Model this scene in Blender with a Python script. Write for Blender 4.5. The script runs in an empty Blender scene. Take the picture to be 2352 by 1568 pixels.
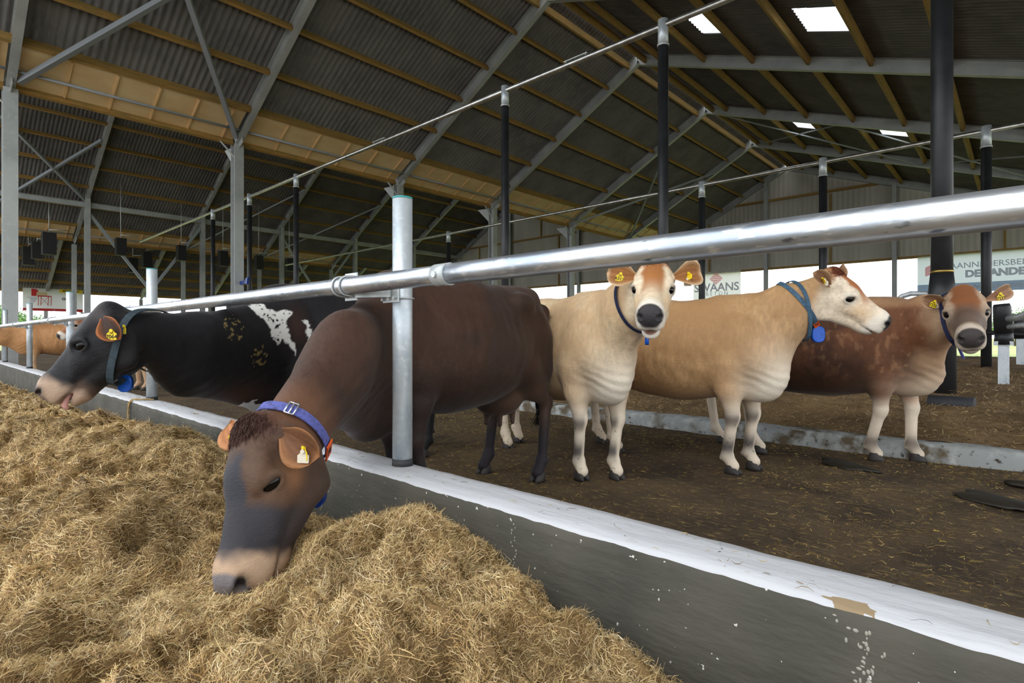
import bpy, math, random
import numpy as np
from mathutils import Vector, Matrix

# ------------------------------------------------------------------ camera, world, light, exposure
scene = bpy.context.scene
COL = scene.collection
cam_data = bpy.data.cameras.new('camera')
cam_data.sensor_width = 36.0
cam_data.lens = 1272.0 / 2352.0 * 36.0
cam_data.shift_y = -10.0 / 2352.0
cam_data.clip_start = 0.02
cam_data.clip_end = 600
cam = bpy.data.objects.new('camera', cam_data)
COL.objects.link(cam)
CAM_Z = 1.0
cam.location = (0, 0, CAM_Z)
cam.rotation_euler = (math.radians(90), 0, math.radians(42.57))
scene.camera = cam

world = bpy.data.worlds.new('overcast_sky')
scene.world = world
world.use_nodes = True
wn = world.node_tree.nodes; wl = world.node_tree.links
wn.clear()
w_out = wn.new('ShaderNodeOutputWorld'); w_bg = wn.new('ShaderNodeBackground')
w_tc = wn.new('ShaderNodeTexCoord'); w_sep = wn.new('ShaderNodeSeparateXYZ'); w_ramp = wn.new('ShaderNodeValToRGB')
wl.new(w_tc.outputs['Generated'], w_sep.inputs[0]); wl.new(w_sep.outputs['Z'], w_ramp.inputs[0])
w_ramp.color_ramp.elements[0].position = 0.0; w_ramp.color_ramp.elements[0].color = (0.93, 0.95, 1.0, 1)
w_ramp.color_ramp.elements[1].position = 0.6; w_ramp.color_ramp.elements[1].color = (0.90, 0.95, 1.0, 1)
wl.new(w_ramp.outputs[0], w_bg.inputs[0]); wl.new(w_bg.outputs[0], w_out.inputs[0])
w_bg.inputs[1].default_value = 2.5

sun_data = bpy.data.lights.new('hazy_sun', 'SUN')
sun_data.energy = 0.55
sun_data.angle = math.radians(40)
sun_data.color = (1.0, 0.96, 0.88)
sun = bpy.data.objects.new('hazy_sun', sun_data)
COL.objects.link(sun)
sun.rotation_euler = Vector((-0.16, 0.80, -0.86)).to_track_quat('-Z', 'Y').to_euler()

scene.view_settings.view_transform = 'Standard'
scene.view_settings.look = 'None'
scene.view_settings.gamma = 1.0
scene.view_settings.use_curve_mapping = False
scene.view_settings.exposure = -0.05
scene.cycles.use_denoising = True
scene.cycles.max_bounces = 7
scene.cycles.diffuse_bounces = 4
scene.cycles.glossy_bounces = 3
scene.cycles.transmission_bounces = 4
scene.cycles.transparent_max_bounces = 6
scene.cycles.caustics_reflective = False
scene.cycles.caustics_refractive = False
scene.cycles.sample_clamp_indirect = 6.0

# ------------------------------------------------------------------ helpers
random.seed(5)
rng = np.random.default_rng(11)
AX = np.array([0.7365, -0.6764]); AY = np.array([0.6764, 0.7365])

def lin(c):
    c = [x / 255.0 for x in c]
    return tuple(((x + 0.055) / 1.055) ** 2.4 if x > 0.04045 else x / 12.92 for x in c)

def project(p):
    R = p[0] * 0.7365 + p[1] * 0.6764; F = -p[0] * 0.6764 + p[1] * 0.7365
    if F < 0.05: return None
    return (1176 + 1272 * R / F, 774 - 1272 * (p[2] - CAM_Z) / F, F)

def in_view(pts, m=60):
    q = [project(p) for p in pts]
    q = [x for x in q if x]
    if not q: return False
    return not (max(x[0] for x in q) < -m or min(x[0] for x in q) > 2352 + m or max(x[1] for x in q) < -m or min(x[1] for x in q) > 1568 + m)

# materials ---------------------------------------------------------
def mat(name, col, rough=0.6, metal=0.0, spec=0.5, noise=None, bump=None, attr=None, coat=0.0, extra=None):
    """noise=(scale, colour2, lo, hi, (stretch)); bump=(scale, strength, distance)."""
    m = bpy.data.materials.new(name); m.use_nodes = True
    nt = m.node_tree; N = nt.nodes; L = nt.links
    b = N['Principled BSDF']
    b.inputs['Roughness'].default_value = rough; b.inputs['Metallic'].default_value = metal
    b.inputs['Specular IOR Level'].default_value = spec
    b.inputs['Coat Weight'].default_value = coat
    tc = N.new('ShaderNodeTexCoord')
    src = None
    if attr:
        a = N.new('ShaderNodeAttribute'); a.attribute_name = attr; src = a.outputs['Color']
    else:
        rgb = N.new('ShaderNodeRGB'); rgb.outputs[0].default_value = (*lin(col), 1); src = rgb.outputs[0]
    for nz in (noise or []):
        sc, c2, lo, hi = nz[:4]; st = nz[4] if len(nz) > 4 else (1, 1, 1)
        mp = N.new('ShaderNodeMapping'); mp.inputs['Scale'].default_value = st
        L.new(tc.outputs['Object'], mp.inputs[0])
        n = N.new('ShaderNodeTexNoise'); n.inputs['Scale'].default_value = sc; n.inputs['Detail'].default_value = 5
        L.new(mp.outputs[0], n.inputs['Vector'])
        r = N.new('ShaderNodeValToRGB'); r.color_ramp.elements[0].position = lo; r.color_ramp.elements[1].position = hi
        L.new(n.outputs['Fac'], r.inputs[0])
        mx = N.new('ShaderNodeMixRGB'); mx.inputs[2].default_value = (*lin(c2), 1)
        if len(nz) > 5: mx.blend_type = nz[5]
        L.new(r.outputs[0], mx.inputs[0]); L.new(src, mx.inputs[1]); src = mx.outputs[0]
    L.new(src, b.inputs['Base Color'])
    if bump:
        prev = None
        for bb in (bump if isinstance(bump, list) else [bump]):
            sc, s, d = bb[:3]; st = bb[3] if len(bb) > 3 else (1, 1, 1)
            mp = N.new('ShaderNodeMapping'); mp.inputs['Scale'].default_value = st
            L.new(tc.outputs['Object'], mp.inputs[0])
            n = N.new('ShaderNodeTexNoise'); n.inputs['Scale'].default_value = sc; n.inputs['Detail'].default_value = 6
            L.new(mp.outputs[0], n.inputs['Vector'])
            bp = N.new('ShaderNodeBump'); bp.inputs['Strength'].default_value = s; bp.inputs['Distance'].default_value = d
            L.new(n.outputs['Fac'], bp.inputs['Height'])
            if prev: L.new(prev, bp.inputs['Normal'])
            prev = bp.outputs[0]
        L.new(prev, b.inputs['Normal'])
    if extra: extra(m, N, L, b, tc)
    return m

M = {}
M['sheet'] = mat('fibre_cement_sheet', (122, 118, 114), 0.9, noise=[(0.9, (98, 95, 92), 0.35, 0.7, (1, 1, 1)), (6, (134, 130, 124), 0.5, 0.8, (0.2, 3, 1))])
M['purlin'] = mat('treated_timber', (176, 136, 72), 0.75, noise=[(2.2, (140, 122, 68), 0.42, 0.66, (8, 0.6, 8)), (30, (118, 88, 46), 0.5, 0.75, (3, 0.15, 3))], bump=(60, 0.2, 0.002, (3, 0.2, 3)))
M['osb'] = mat('plywood', (240, 212, 162), 0.7, noise=[(2.0, (226, 190, 136), 0.4, 0.7, (1, 0.5, 1)), (14, (232, 198, 146), 0.5, 0.8, (4, 0.5, 4))])
M['batten'] = mat('plywood_batten', (240, 200, 144), 0.7)
M['steel'] = mat('grey_steel', (184, 188, 186), 0.55, 0.15, noise=[(1.5, (162, 167, 166), 0.4, 0.7), (12, (196, 200, 198), 0.55, 0.8)])
M['brace'] = mat('brace_steel', (160, 166, 172), 0.5, 0.2)
M['galv'] = mat('galvanised_pipe', (226, 230, 235), 0.36, 0.88, noise=[(10, (176, 186, 198), 0.40, 0.66, (0.3, 1, 1)), (70, (236, 240, 242), 0.56, 0.66, (0.25, 1, 1)), (50, (120, 128, 138), 0.66, 0.74, (0.3, 1, 1))], bump=(60, 0.25, 0.003, (0.3, 1, 1)))
M['galvpost'] = mat('galvanised_post', (214, 221, 224), 0.42, 0.45, noise=[(10, (184, 196, 204), 0.42, 0.66, (1, 1, 0.5)), (45, (224, 230, 232), 0.52, 0.72)], bump=(30, 0.15, 0.002))
M['galvwhite'] = mat('zinc_fitting', (208, 212, 212), 0.45, 0.4, noise=[(20, (180, 188, 190), 0.45, 0.7)])
M['chrome'] = mat('bright_pipe', (208, 208, 202), 0.3, 0.95, noise=[(8, (170, 170, 168), 0.4, 0.7)])
M['teal'] = mat('teal_cap', (60, 160, 160), 0.5)
M['blackpost'] = mat('black_rubber_post', (30, 31, 33), 0.45, noise=[(4, (44, 45, 48), 0.4, 0.7)])
M['blackmatte'] = mat('black_plastic', (24, 24, 25), 0.6)
M['rubber'] = mat('worn_rubber', (44, 46, 50), 0.65, noise=[(9, (66, 64, 60), 0.5, 0.8)])
M['brass'] = mat('brass_band', (196, 168, 96), 0.3, 0.9)
M['cladding'] = mat('gable_cladding', (206, 202, 190), 0.7, noise=[(0.8, (186, 182, 170), 0.35, 0.7, (1, 1, 0.3))])
M['blue'] = mat('blue_plastic', (22, 92, 200), 0.35, noise=[(30, (16, 70, 160), 0.5, 0.8)])
M['bluedark'] = mat('deep_blue_plastic', (18, 52, 130), 0.4)
M['yellow'] = mat('yellow_tag', (238, 208, 30), 0.45)
M['tagwhite'] = mat('white_tag', (214, 206, 186), 0.5)
M['ink'] = mat('black_ink', (28, 26, 18), 0.6)
M['orange'] = mat('orange_plastic', (222, 92, 32), 0.5)
M['strapblue'] = mat('violet_blue_webbing', (92, 98, 168), 0.8, noise=[(60, (68, 70, 110), 0.45, 0.7, (1, 1, 1))])
M['strapgrey'] = mat('blue_grey_webbing', (66, 98, 122), 0.75, noise=[(60, (48, 70, 88), 0.45, 0.7)])
M['strapdark'] = mat('dark_slate_webbing', (46, 62, 70), 0.75, noise=[(50, (34, 44, 50), 0.45, 0.7)])
M['navy'] = mat('navy_webbing', (24, 34, 70), 0.7)
M['eye'] = mat('cow_eye', (12, 9, 8), 0.10, spec=0.28)
M['hoof'] = mat('hoof', (52, 48, 44), 0.6, noise=[(20, (34, 30, 27), 0.4, 0.7)])
M['tongue'] = mat('tongue', (216, 160, 150), 0.4)
M['switch'] = mat('tail_hair', (26, 22, 22), 0.6)
M['twine'] = mat('tan_twine', (170, 142, 92), 0.9)
M['leaf'] = mat('tree_leaves', (120, 160, 84), 0.8, noise=[(1.2, (70, 110, 50), 0.4, 0.65)])
M['bark'] = mat('tree_bark', (90, 80, 66), 0.9)
M['field'] = mat('green_field', (176, 186, 118), 0.9, noise=[(0.3, (146, 162, 92), 0.4, 0.7)])
def thin_cloth(m, N, L, b, tc):
    tr = N.new('ShaderNodeBsdfTranslucent'); tr.inputs[0].default_value = (*b.inputs['Base Color'].default_value[:3], 1); mx = N.new('ShaderNodeMixShader'); mx.inputs[0].default_value = 0.5
    L.new(b.inputs['Base Color'].links[0].from_socket, tr.inputs[0])
    L.new(b.outputs[0], mx.inputs[1]); L.new(tr.outputs[0], mx.inputs[2]); L.new(mx.outputs[0], N['Material Output'].inputs['Surface'])
M['yard'] = mat('pale_yard', (196, 194, 190), 0.9, noise=[(0.4, (176, 174, 168), 0.4, 0.7)])
M['whiteline'] = mat('white_banner', (236, 236, 238), 0.6, extra=thin_cloth)
M['bannerblue'] = mat('pale_banner', (206, 214, 224), 0.6, extra=thin_cloth)
M['red'] = mat('banner_red', (206, 44, 44), 0.5)
M['redfaint'] = mat('faint_red_print', (250, 190, 194), 0.6, extra=thin_cloth)
M['greyprint'] = mat('grey_print', (228, 228, 234), 0.6, extra=thin_cloth)
M['printfaint'] = mat('faint_grey_print', (226, 230, 236), 0.6, extra=thin_cloth)
M['bluestrip'] = mat('blue_banner_strip', (166, 182, 202), 0.6, extra=thin_cloth)

def fur_extra(m, N, L, b, tc):
    b.inputs['Sheen Weight'].default_value = 0.10
    b.inputs['Sheen Roughness'].default_value = 0.4
M['fur'] = mat('short_fur', (0, 0, 0), 0.62, spec=0.28, attr='coat_colour', extra=fur_extra,
               bump=[(150, 0.5, 0.005, (0.5, 0.5, 1)), (40, 0.18, 0.010), (14, 0.12, 0.02)])
M['strand'] = mat('hay_strand', (0, 0, 0), 0.75, spec=0.3, attr='coat_colour')

# mesh building ------------------------------------------------------
class MB:
    def __init__(s): s.v = []; s.f = []; s.n = 0; s.col = []
    def add(s, v, f):
        v = np.asarray(v, dtype=float).reshape(-1, 3)
        s.v.append(v); s.f.extend([tuple(i + s.n for i in q) for q in f]); s.n += len(v); return s
    def box(s, lo, hi):
        (a, b, c), (d, e, g) = lo, hi
        v = [(a, b, c), (d, b, c), (d, e, c), (a, e, c), (a, b, g), (d, b, g), (d, e, g), (a, e, g)]
        return s.add(v, [(0, 3, 2, 1), (4, 5, 6, 7), (0, 1, 5, 4), (1, 2, 6, 5), (2, 3, 7, 6), (3, 0, 4, 7)])
    def obox(s, a, b, w, h, up=(0, 0, 1)):
        """bar from a to b, width w (sideways), height h (along up), centred."""
        a = np.array(a, float); b = np.array(b, float); d = b - a; d /= np.linalg.norm(d)
        up = np.array(up, float); sd = np.cross(d, up); sd /= np.linalg.norm(sd); u = np.cross(sd, d)
        v = []
        for p in (a, b):
            for i, j in ((-1, -1), (1, -1), (1, 1), (-1, 1)):
                v.append(p + sd * i * w / 2 + u * j * h / 2)
        return s.add(v, [(0, 1, 2, 3), (7, 6, 5, 4), (0, 4, 5, 1), (1, 5, 6, 2), (2, 6, 7, 3), (3, 7, 4, 0)])
    def ibeam(s, a, b, h, w, tf=0.016, tw=0.01, up=(0, 0, 1)):
        a = np.array(a, float); b = np.array(b, float); d = b - a; d /= np.linalg.norm(d)
        up = np.array(up, float); sd = np.cross(d, up); sd /= np.linalg.norm(sd); u = np.cross(sd, d)
        pr = [(-w/2, -h/2), (w/2, -h/2), (w/2, -h/2+tf), (tw/2, -h/2+tf), (tw/2, h/2-tf), (w/2, h/2-tf), (w/2, h/2), (-w/2, h/2), (-w/2, h/2-tf), (-tw/2, h/2-tf), (-tw/2, -h/2+tf), (-w/2, -h/2+tf)]
        v = [p + sd * x + u * y for p in (a, b) for x, y in pr]
        f = [(i, (i+1) % 12, 12 + (i+1) % 12, 12 + i) for i in range(12)]
        for o, fl in ((0, True), (12, False)):
            for q in ((0, 1, 2, 11), (3, 4, 9, 10), (5, 6, 7, 8)):
                q = tuple(o + i for i in q); f.append(q[::-1] if fl else q)
        return s.add(v, f)
    def tube(s, pts, r, n=16, cap=True, squash=None):
        pts = [np.array(p, float) for p in pts]
        rs = r if hasattr(r, '__len__') else [r] * len(pts)
        prev = None; v = []
        for i, p in enumerate(pts):
            d = pts[min(i+1, len(pts)-1)] - pts[max(i-1, 0)]; d /= np.linalg.norm(d)
            if prev is None:
                ref = np.array((0, 0, 1.0)) if abs(d[2]) < 0.9 else np.array((1.0, 0, 0))
                u = np.cross(d, ref); u /= np.linalg.norm(u)
            else:
                u = prev - d * np.dot(prev, d); u /= np.linalg.norm(u)
            prev = u; w = np.cross(d, u)
            for k in range(n):
                t = 2 * math.pi * k / n
                v.append(p + rs[i] * (math.cos(t) * u + math.sin(t) * w))
        f = []
        for i in range(len(pts) - 1):
            for k in range(n):
                a = i * n + k; b = i * n + (k + 1) % n
                f.append((a, b, b + n, a + n))
        if cap:
            f.append(tuple(range(n))[::-1]); f.append(tuple((len(pts) - 1) * n + k for k in range(n)))
        return s.add(v, f)
    def sphere(s, c, r, n=16, m=10):
        r = np.array(r if hasattr(r, '__len__') else (r, r, r), float); v = []
        for j in range(1, m):
            th = math.pi * j / m
            for i in range(n):
                ph = 2 * math.pi * i / n
                v.append((math.sin(th) * math.cos(ph), math.sin(th) * math.sin(ph), math.cos(th)))
        v += [(0, 0, 1), (0, 0, -1)]; t = len(v) - 2
        f = []
        for j in range(m - 2):
            for i in range(n):
                a = j * n + i; b = j * n + (i + 1) % n
                f.append((a, a + n, b + n, b))
        for i in range(n):
            f.append((t, i, (i + 1) % n)); f.append((t + 1, (m - 2) * n + (i + 1) % n, (m - 2) * n + i))
        return s.add(np.array(v) * r + np.array(c), f)
    def build(s, name, m, parent=None, smooth=False, loc=None):
        me = bpy.data.meshes.new(name)
        v = np.concatenate(s.v) if s.v else np.zeros((0, 3))
        if loc is not None: v = v - np.array(loc)
        me.from_pydata(v.tolist(), [], s.f); me.update()
        for mm in (m if isinstance(m, list) else [m]): me.materials.append(mm)
        if smooth: me.polygons.foreach_set('use_smooth', [True] * len(me.polygons))
        if smooth == 'auto':
            me.polygons.foreach_set('use_smooth', [len(p.vertices) == 4 for p in me.polygons])
        o = bpy.data.objects.new(name, me); COL.objects.link(o)
        if loc is not None: o.location = loc
        if parent: o.parent = parent
        return o

def np_mesh(name, v, quads, m, parent=None, smooth=True, col=None, tris=None):
    me = bpy.data.meshes.new(name)
    nq = len(quads); nt = 0 if tris is None else len(tris)
    me.vertices.add(len(v)); me.vertices.foreach_set('co', np.asarray(v, np.float32).ravel())
    loops = np.asarray(quads, np.int32).ravel()
    if nt: loops = np.concatenate([loops, np.asarray(tris, np.int32).ravel()])
    me.loops.add(len(loops)); me.loops.foreach_set('vertex_index', loops)
    me.polygons.add(nq + nt)
    st = np.arange(nq) * 4
    if nt: st = np.concatenate([st, nq * 4 + np.arange(nt) * 3])
    me.polygons.foreach_set('loop_start', st.astype(np.int32))
    me.update(calc_edges=True); me.validate()
    if smooth: me.polygons.foreach_set('use_smooth', np.ones(nq + nt, bool))
    if col is not None:
        a = me.attributes.new('coat_colour', 'FLOAT_COLOR', 'POINT')
        c = np.ones((len(v), 4), np.float32); c[:, :3] = col
        a.data.foreach_set('color', c.ravel())
    for mm in (m if isinstance(m, list) else [m]): me.materials.append(mm)
    o = bpy.data.objects.new(name, me); COL.objects.link(o)
    if parent: o.parent = parent
    return o

def empty(name, loc=(0, 0, 0), rz=0.0):
    o = bpy.data.objects.new(name, None); COL.objects.link(o)
    o.location = loc; o.rotation_euler = (0, 0, rz); o.empty_display_size = 0.2
    return o
def tag(o, label=None, cat=None, group=None, kind=None):
    if label: o['label'] = label
    if cat: o['category'] = cat
    if group: o['group'] = group
    if kind: o['kind'] = kind
    return o
def text_mesh(name, s, size, m, parent, matrix, extrude=0.0006, bold=0.0, align='CENTER'):
    """flat lettering: built as a font curve, turned into a mesh."""
    cu = bpy.data.curves.new(name, 'FONT'); cu.body = s; cu.size = size; cu.extrude = extrude; cu.offset = bold
    cu.align_x = align; cu.align_y = 'CENTER'; cu.resolution_u = 3
    t = bpy.data.objects.new(name + '_src', cu); COL.objects.link(t)
    dg = bpy.context.evaluated_depsgraph_get()
    me = bpy.data.meshes.new_from_object(t.evaluated_get(dg)); bpy.data.objects.remove(t); 
    me.transform(matrix); me.materials.clear(); me.materials.append(m)
    o = bpy.data.objects.new(name, me); COL.objects.link(o)
    if parent: o.parent = parent
    return o
def frame_m(o, x, y):
    x = Vector(x).normalized(); y = Vector(y); y = (y - x * y.dot(x)).normalized(); z = x.cross(y)
    return Matrix(((x[0], y[0], z[0], o[0]), (x[1], y[1], z[1], o[1]), (x[2], y[2], z[2], o[2]), (0, 0, 0, 1)))

# noise in numpy ------------------------------------------------------
def _h(ix, iy, iz):
    n = (ix * 374761393 + iy * 668265263 + iz * 2147483647 * 3 + 1013904223).astype(np.int64)
    n = (n ^ (n >> 13)) * 1274126177 & 0x7fffffff
    n = (n ^ (n >> 16)) & 0xffffff
    return n / float(0xffffff)
def vnoise(x, y, z=None):
    x = np.asarray(x, float); y = np.asarray(y, float); z = np.zeros_like(x) if z is None else np.asarray(z, float)
    ix, iy, iz = np.floor(x).astype(np.int64), np.floor(y).astype(np.int64), np.floor(z).astype(np.int64)
    fx, fy, fz = x - ix, y - iy, z - iz
    fx, fy, fz = [t * t * (3 - 2 * t) for t in (fx, fy, fz)]
    r = 0
    for a in (0, 1):
        for b in (0, 1):
            for c in (0, 1):
                w = (fx if a else 1 - fx) * (fy if b else 1 - fy) * (fz if c else 1 - fz)
                r = r + w * _h(ix + a, iy + b, iz + c)
    return r
def fbm(x, y, z=None, o=4):
    r = 0; a = 0.5; t = 0; z = np.zeros_like(np.asarray(x, float)) if z is None else z
    for i in range(o):
        k = 2.03 ** i
        r = r + a * vnoise(np.asarray(x) * k + 17 * i, np.asarray(y) * k + 5 * i, np.asarray(z) * k + 9 * i); t += a; a *= 0.5
    return r / t
def sstep(a, b, x):
    t = np.clip((x - a) / (b - a), 0, 1); return t * t * (3 - 2 * t)
# ------------------------------------------------------------------ the building
def ray(u, v):
    a = (u - 1176) / 1272.0; b = (774 - v) / 1272.0
    return np.array([a * 0.7365 - 0.6764, a * 0.6764 + 0.7365, b])
def on(u, v, x=None, y=None, z=None, t=None):
    """the point of the place that the photograph shows at (u, v), on the plane x=, y= or z=."""
    d = ray(u, v)
    if x is not None: t = x / d[0]
    elif y is not None: t = y / d[1]
    elif z is not None: t = (z - CAM_Z) / d[2]
    p = d * t; p[2] += CAM_Z
    return p

ORD = ['nearest', 'second', 'third', 'fourth', 'fifth', 'sixth', 'seventh', 'eighth', 'ninth', 'tenth', 'eleventh', 'twelfth', 'thirteenth']
YS = [1.75, 7.35, 13.8, 19.4, 25.8, 32.0, 38.05]
Y0, Y1 = -1.3, 38.3
# slopes: name, xa, za (lower end), xb, zb (upper end)
SL = {
 'near_left': (-19.25, 7.46, -11.1, 11.9),
 'near_right': (6.9, 5.42, -11.1, 11.9),
 'mid_right': (-19.25, 7.5, -35.2, 13.3),
 'mid_left': (-45.8, 7.4, -35.2, 13.3),
 'far_right': (-45.8, 7.4, -49.3, 8.66),
 'far_left': (-57.2, 4.4, -49.3, 8.66),
}
def roof_z(x):
    for k, (xa, za, xb, zb) in SL.items():
        if min(xa, xb) - 1e-6 <= x <= max(xa, xb) + 1e-6:
            return za + (zb - za) * (x - xa) / (xb - xa)
    return 5.0
def sl_pt(k, s, off=0.0):
    """point at share s up the slope, off metres along its upward normal -> (x, z)"""
    xa, za, xb, zb = SL[k]
    dx, dz = xb - xa, zb - za; l = math.hypot(dx, dz)
    nx, nz = -dz / l, dx / l
    if nz < 0: nx, nz = -nx, -nz
    return xa + dx * s + nx * off, za + dz * s + nz * off
def sl_up(k):
    a = sl_pt(k, 0.5); b = sl_pt(k, 0.5, 1.0); return (b[0] - a[0], 0, b[1] - a[1])

# corrugated sheeting: real waves running down each slope; skylight openings left out on the near right slope
WAVE = 0.177
def s_of_x(k, x):
    xa, za, xb, zb = SL[k]; return (x - xa) / (xb - xa)
skylights = []
for (ua, va), (ub, vb) in (((1565, 35), (1660, 77)), ((1812, 20), (1950, 71)), ((1808, 272), (1880, 297)), ((2010, 290), (2092, 314))):
    # solve on the roof plane
    P = []
    for u, v in ((ua, va), (ub, vb)):
        d = ray(u, v); xa, za, xb, zb = SL['near_right']; m_ = (zb - za) / (xb - xa); c_ = za - m_ * xa + 0.2
        t = (c_ - CAM_Z) / (d[2] - m_ * d[0]); P.append(d * t)
    x0_, x1_ = sorted((P[0][0], P[1][0])); y0_, y1_ = sorted((P[0][1], P[1][1]))
    skylights.append((x0_, x1_, y0_, y1_))
def in_sky(x, y):
    return any(a <= x <= b and c <= y <= d for a, b, c, d in skylights)
def corr(k, off=0.2):
    xa, za, xb, zb = SL[k]
    n = int((Y1 - Y0) / WAVE * 8); ys = np.linspace(Y0, Y1, n + 1); w = 0.024 * np.sin(2 * np.pi * ys / WAVE)
    L = math.hypot(xb - xa, zb - za); rows = max(2, int(round(L / 1.5)))
    ss = []
    for i in range(rows + 1): ss.append(i / rows)
    if k == 'near_right':
        for a, b, c, d in skylights: ss += [s_of_x(k, a), s_of_x(k, b)]
    ss = sorted(set(round(s, 5) for s in ss))
    V = []; 
    for i, s in enumerate(ss):
        lo = []
        for e in (0, 1):   # each row of sheets laps over the row below it: a small step
            o = off + (0.012 if e else 0.0)
            x, z = sl_pt(k, s, o); nx, nz = sl_pt(k, s, o + 1); nx -= x; nz -= z
            V.append(np.stack([x + nx * w, ys, z + nz * w], 1))
    V = np.concatenate(V); m_ = n + 1; Q = []
    for r in range(len(ss) - 1):
        a = (2 * r + 1) * m_; b = (2 * r + 2) * m_
        j = np.arange(n)
        if k == 'near_right':
            xm = sl_pt(k, (ss[r] + ss[r + 1]) / 2)[0]
            keep = np.array([not in_sky(xm, 0.5 * (ys[i] + ys[i + 1])) for i in range(n)]); j = j[keep]
        Q.append(np.stack([a + j, a + j + 1, b + j + 1, b + j], 1))
        if 0 < r:
            c = 2 * r * m_; jj = np.arange(n) if k != 'near_right' else j
            Q.append(np.stack([c + jj, c + jj + 1, a + jj + 1, a + jj], 1))
    o = np_mesh('ceiling', V, np.concatenate(Q), M['sheet'])
    return tag(o, kind='structure')
for k in SL: corr(k)

def sky_extra(m, N, L, b, tc):
    tr = N.new('ShaderNodeBsdfTranslucent'); tr.inputs[0].default_value = (0.95, 0.97, 1, 1)
    tp = N.new('ShaderNodeBsdfTransparent'); mx = N.new('ShaderNodeMixShader'); mx.inputs[0].default_value = 0.45
    L.new(tr.outputs[0], mx.inputs[1]); L.new(tp.outputs[0], mx.inputs[2])
    L.new(mx.outputs[0], N['Material Output'].inputs['Surface'])
M['skylight'] = mat('translucent_sheet', (240, 244, 250), 0.4, extra=sky_extra)
for i, (a, b, c, d) in enumerate(skylights):
    n = max(6, int((d - c) / WAVE * 8)); ys = np.linspace(c, d, n + 1); w = 0.024 * np.sin(2 * np.pi * ys / WAVE); V = []
    for x in (a, b):
        s = s_of_x('near_right', x); X, Z = sl_pt('near_right', s, 0.2); X2, Z2 = sl_pt('near_right', s, 1.2)
        V.append(np.stack([X + (X2 - X) * w, ys, Z + (Z2 - Z) * w], 1))
    j = np.arange(n)
    o = np_mesh('window_%d' % (i + 1), np.concatenate(V), np.stack([j, j + 1, n + 2 + j, n + 1 + j], 1), M['skylight'])
    tag(o, kind='structure')

# steel rafters ---------------------------------------------------------
RN = {'near_left': 'left slope of the near roof', 'near_right': 'right slope of the near roof', 'mid_left': 'left slope of the middle roof',
      'mid_right': 'right slope of the middle roof', 'far_left': 'outer slope of the farthest roof', 'far_right': 'inner slope of the farthest roof'}
for k in SL:
    for i, y in enumerate(YS):
        a = sl_pt(k, 0.0); b = sl_pt(k, 1.0)
        pa, pb = (a[0], y, a[1]), (b[0], y, b[1])
        if not in_view([[pa[j] + (pb[j] - pa[j]) * t for j in range(3)] for t in np.linspace(0, 1, 9)]): continue
        if k in ('mid_right', 'far_right'): continue      # hidden above the valley
        m = MB().ibeam(pa, pb, 0.40, 0.19, 0.02, 0.012, up=sl_up(k))
        # end plate and haunch at the lower end
        s1 = sl_pt(k, 0.06, -0.18); 
        m.obox((a[0], y, a[1] - 0.22), (s1[0], y, s1[1] - 0.10), 0.02, 0.26)
        o = m.build('steel_rafter', M['steel'], loc=(a[0], y, a[1]))
        tag(o, 'grey steel rafter on the %s, %s from the feed fence' % (RN[k], ORD[i]), 'rafter', 'steel rafters carrying the roof')

# timber purlins, one piece per bay ----------------------------------------
PX = {'near_left': [-12.45, -13.8, -15.15, -16.6, -17.95], 'near_right': [-10.1, -8.4, -6.7, -4.98, -3.28, -1.55, 0.15, 1.9, 3.6, 5.3],
      'mid_left': [-36.6, -38.1, -39.65, -41.2, -42.8, -44.5], 'far_left': [-50.4, -51.7, -53.0, -54.3, -55.6, -56.9]}
edges = [Y0] + YS
NB = ['alley bay', 'first bay', 'second bay', 'third bay', 'fourth bay', 'fifth bay', 'sixth bay']
for k, xs in PX.items():
    for r, x in enumerate(xs):
        s = s_of_x(k, x); c = sl_pt(k, s, 0.065)
        for i in range(len(edges) - 1):
            ya, yb = edges[i] + (0.0 if i == 0 else 0.02), edges[i + 1] - 0.02
            if not in_view([(x, ya + (yb - ya) * t, c[1]) for t in np.linspace(0, 1, 7)], 20): continue
            hh = 0.20 if not (k == 'near_left' and r == 4) else 0.26
            o = MB().obox((c[0], ya, c[1]), (c[0], yb, c[1]), 0.085, hh, up=sl_up(k)).build('timber_purlin', M['purlin'], loc=(c[0], (ya + yb) / 2, c[1]))
            tag(o, 'brown timber purlin, %s from the ridge on the %s, %s' % (ORD[r].replace('nearest', 'first'), RN[k].replace(' of the', ','), NB[i]), 'purlin', 'timber purlins under the roof sheets')
# ridge boards of the near roof
for x, nm in ((-11.5, 'left'), (-10.75, 'right')):
    o = MB().obox((x, Y0, 11.78), (x, 38.0, 11.78), 0.09, 0.24).build('ridge_beam', M['purlin'])
    tag(o, 'long timber ridge beam, %s one of the pair under the near roof ridge' % nm, 'beam', 'ridge beams')
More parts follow.
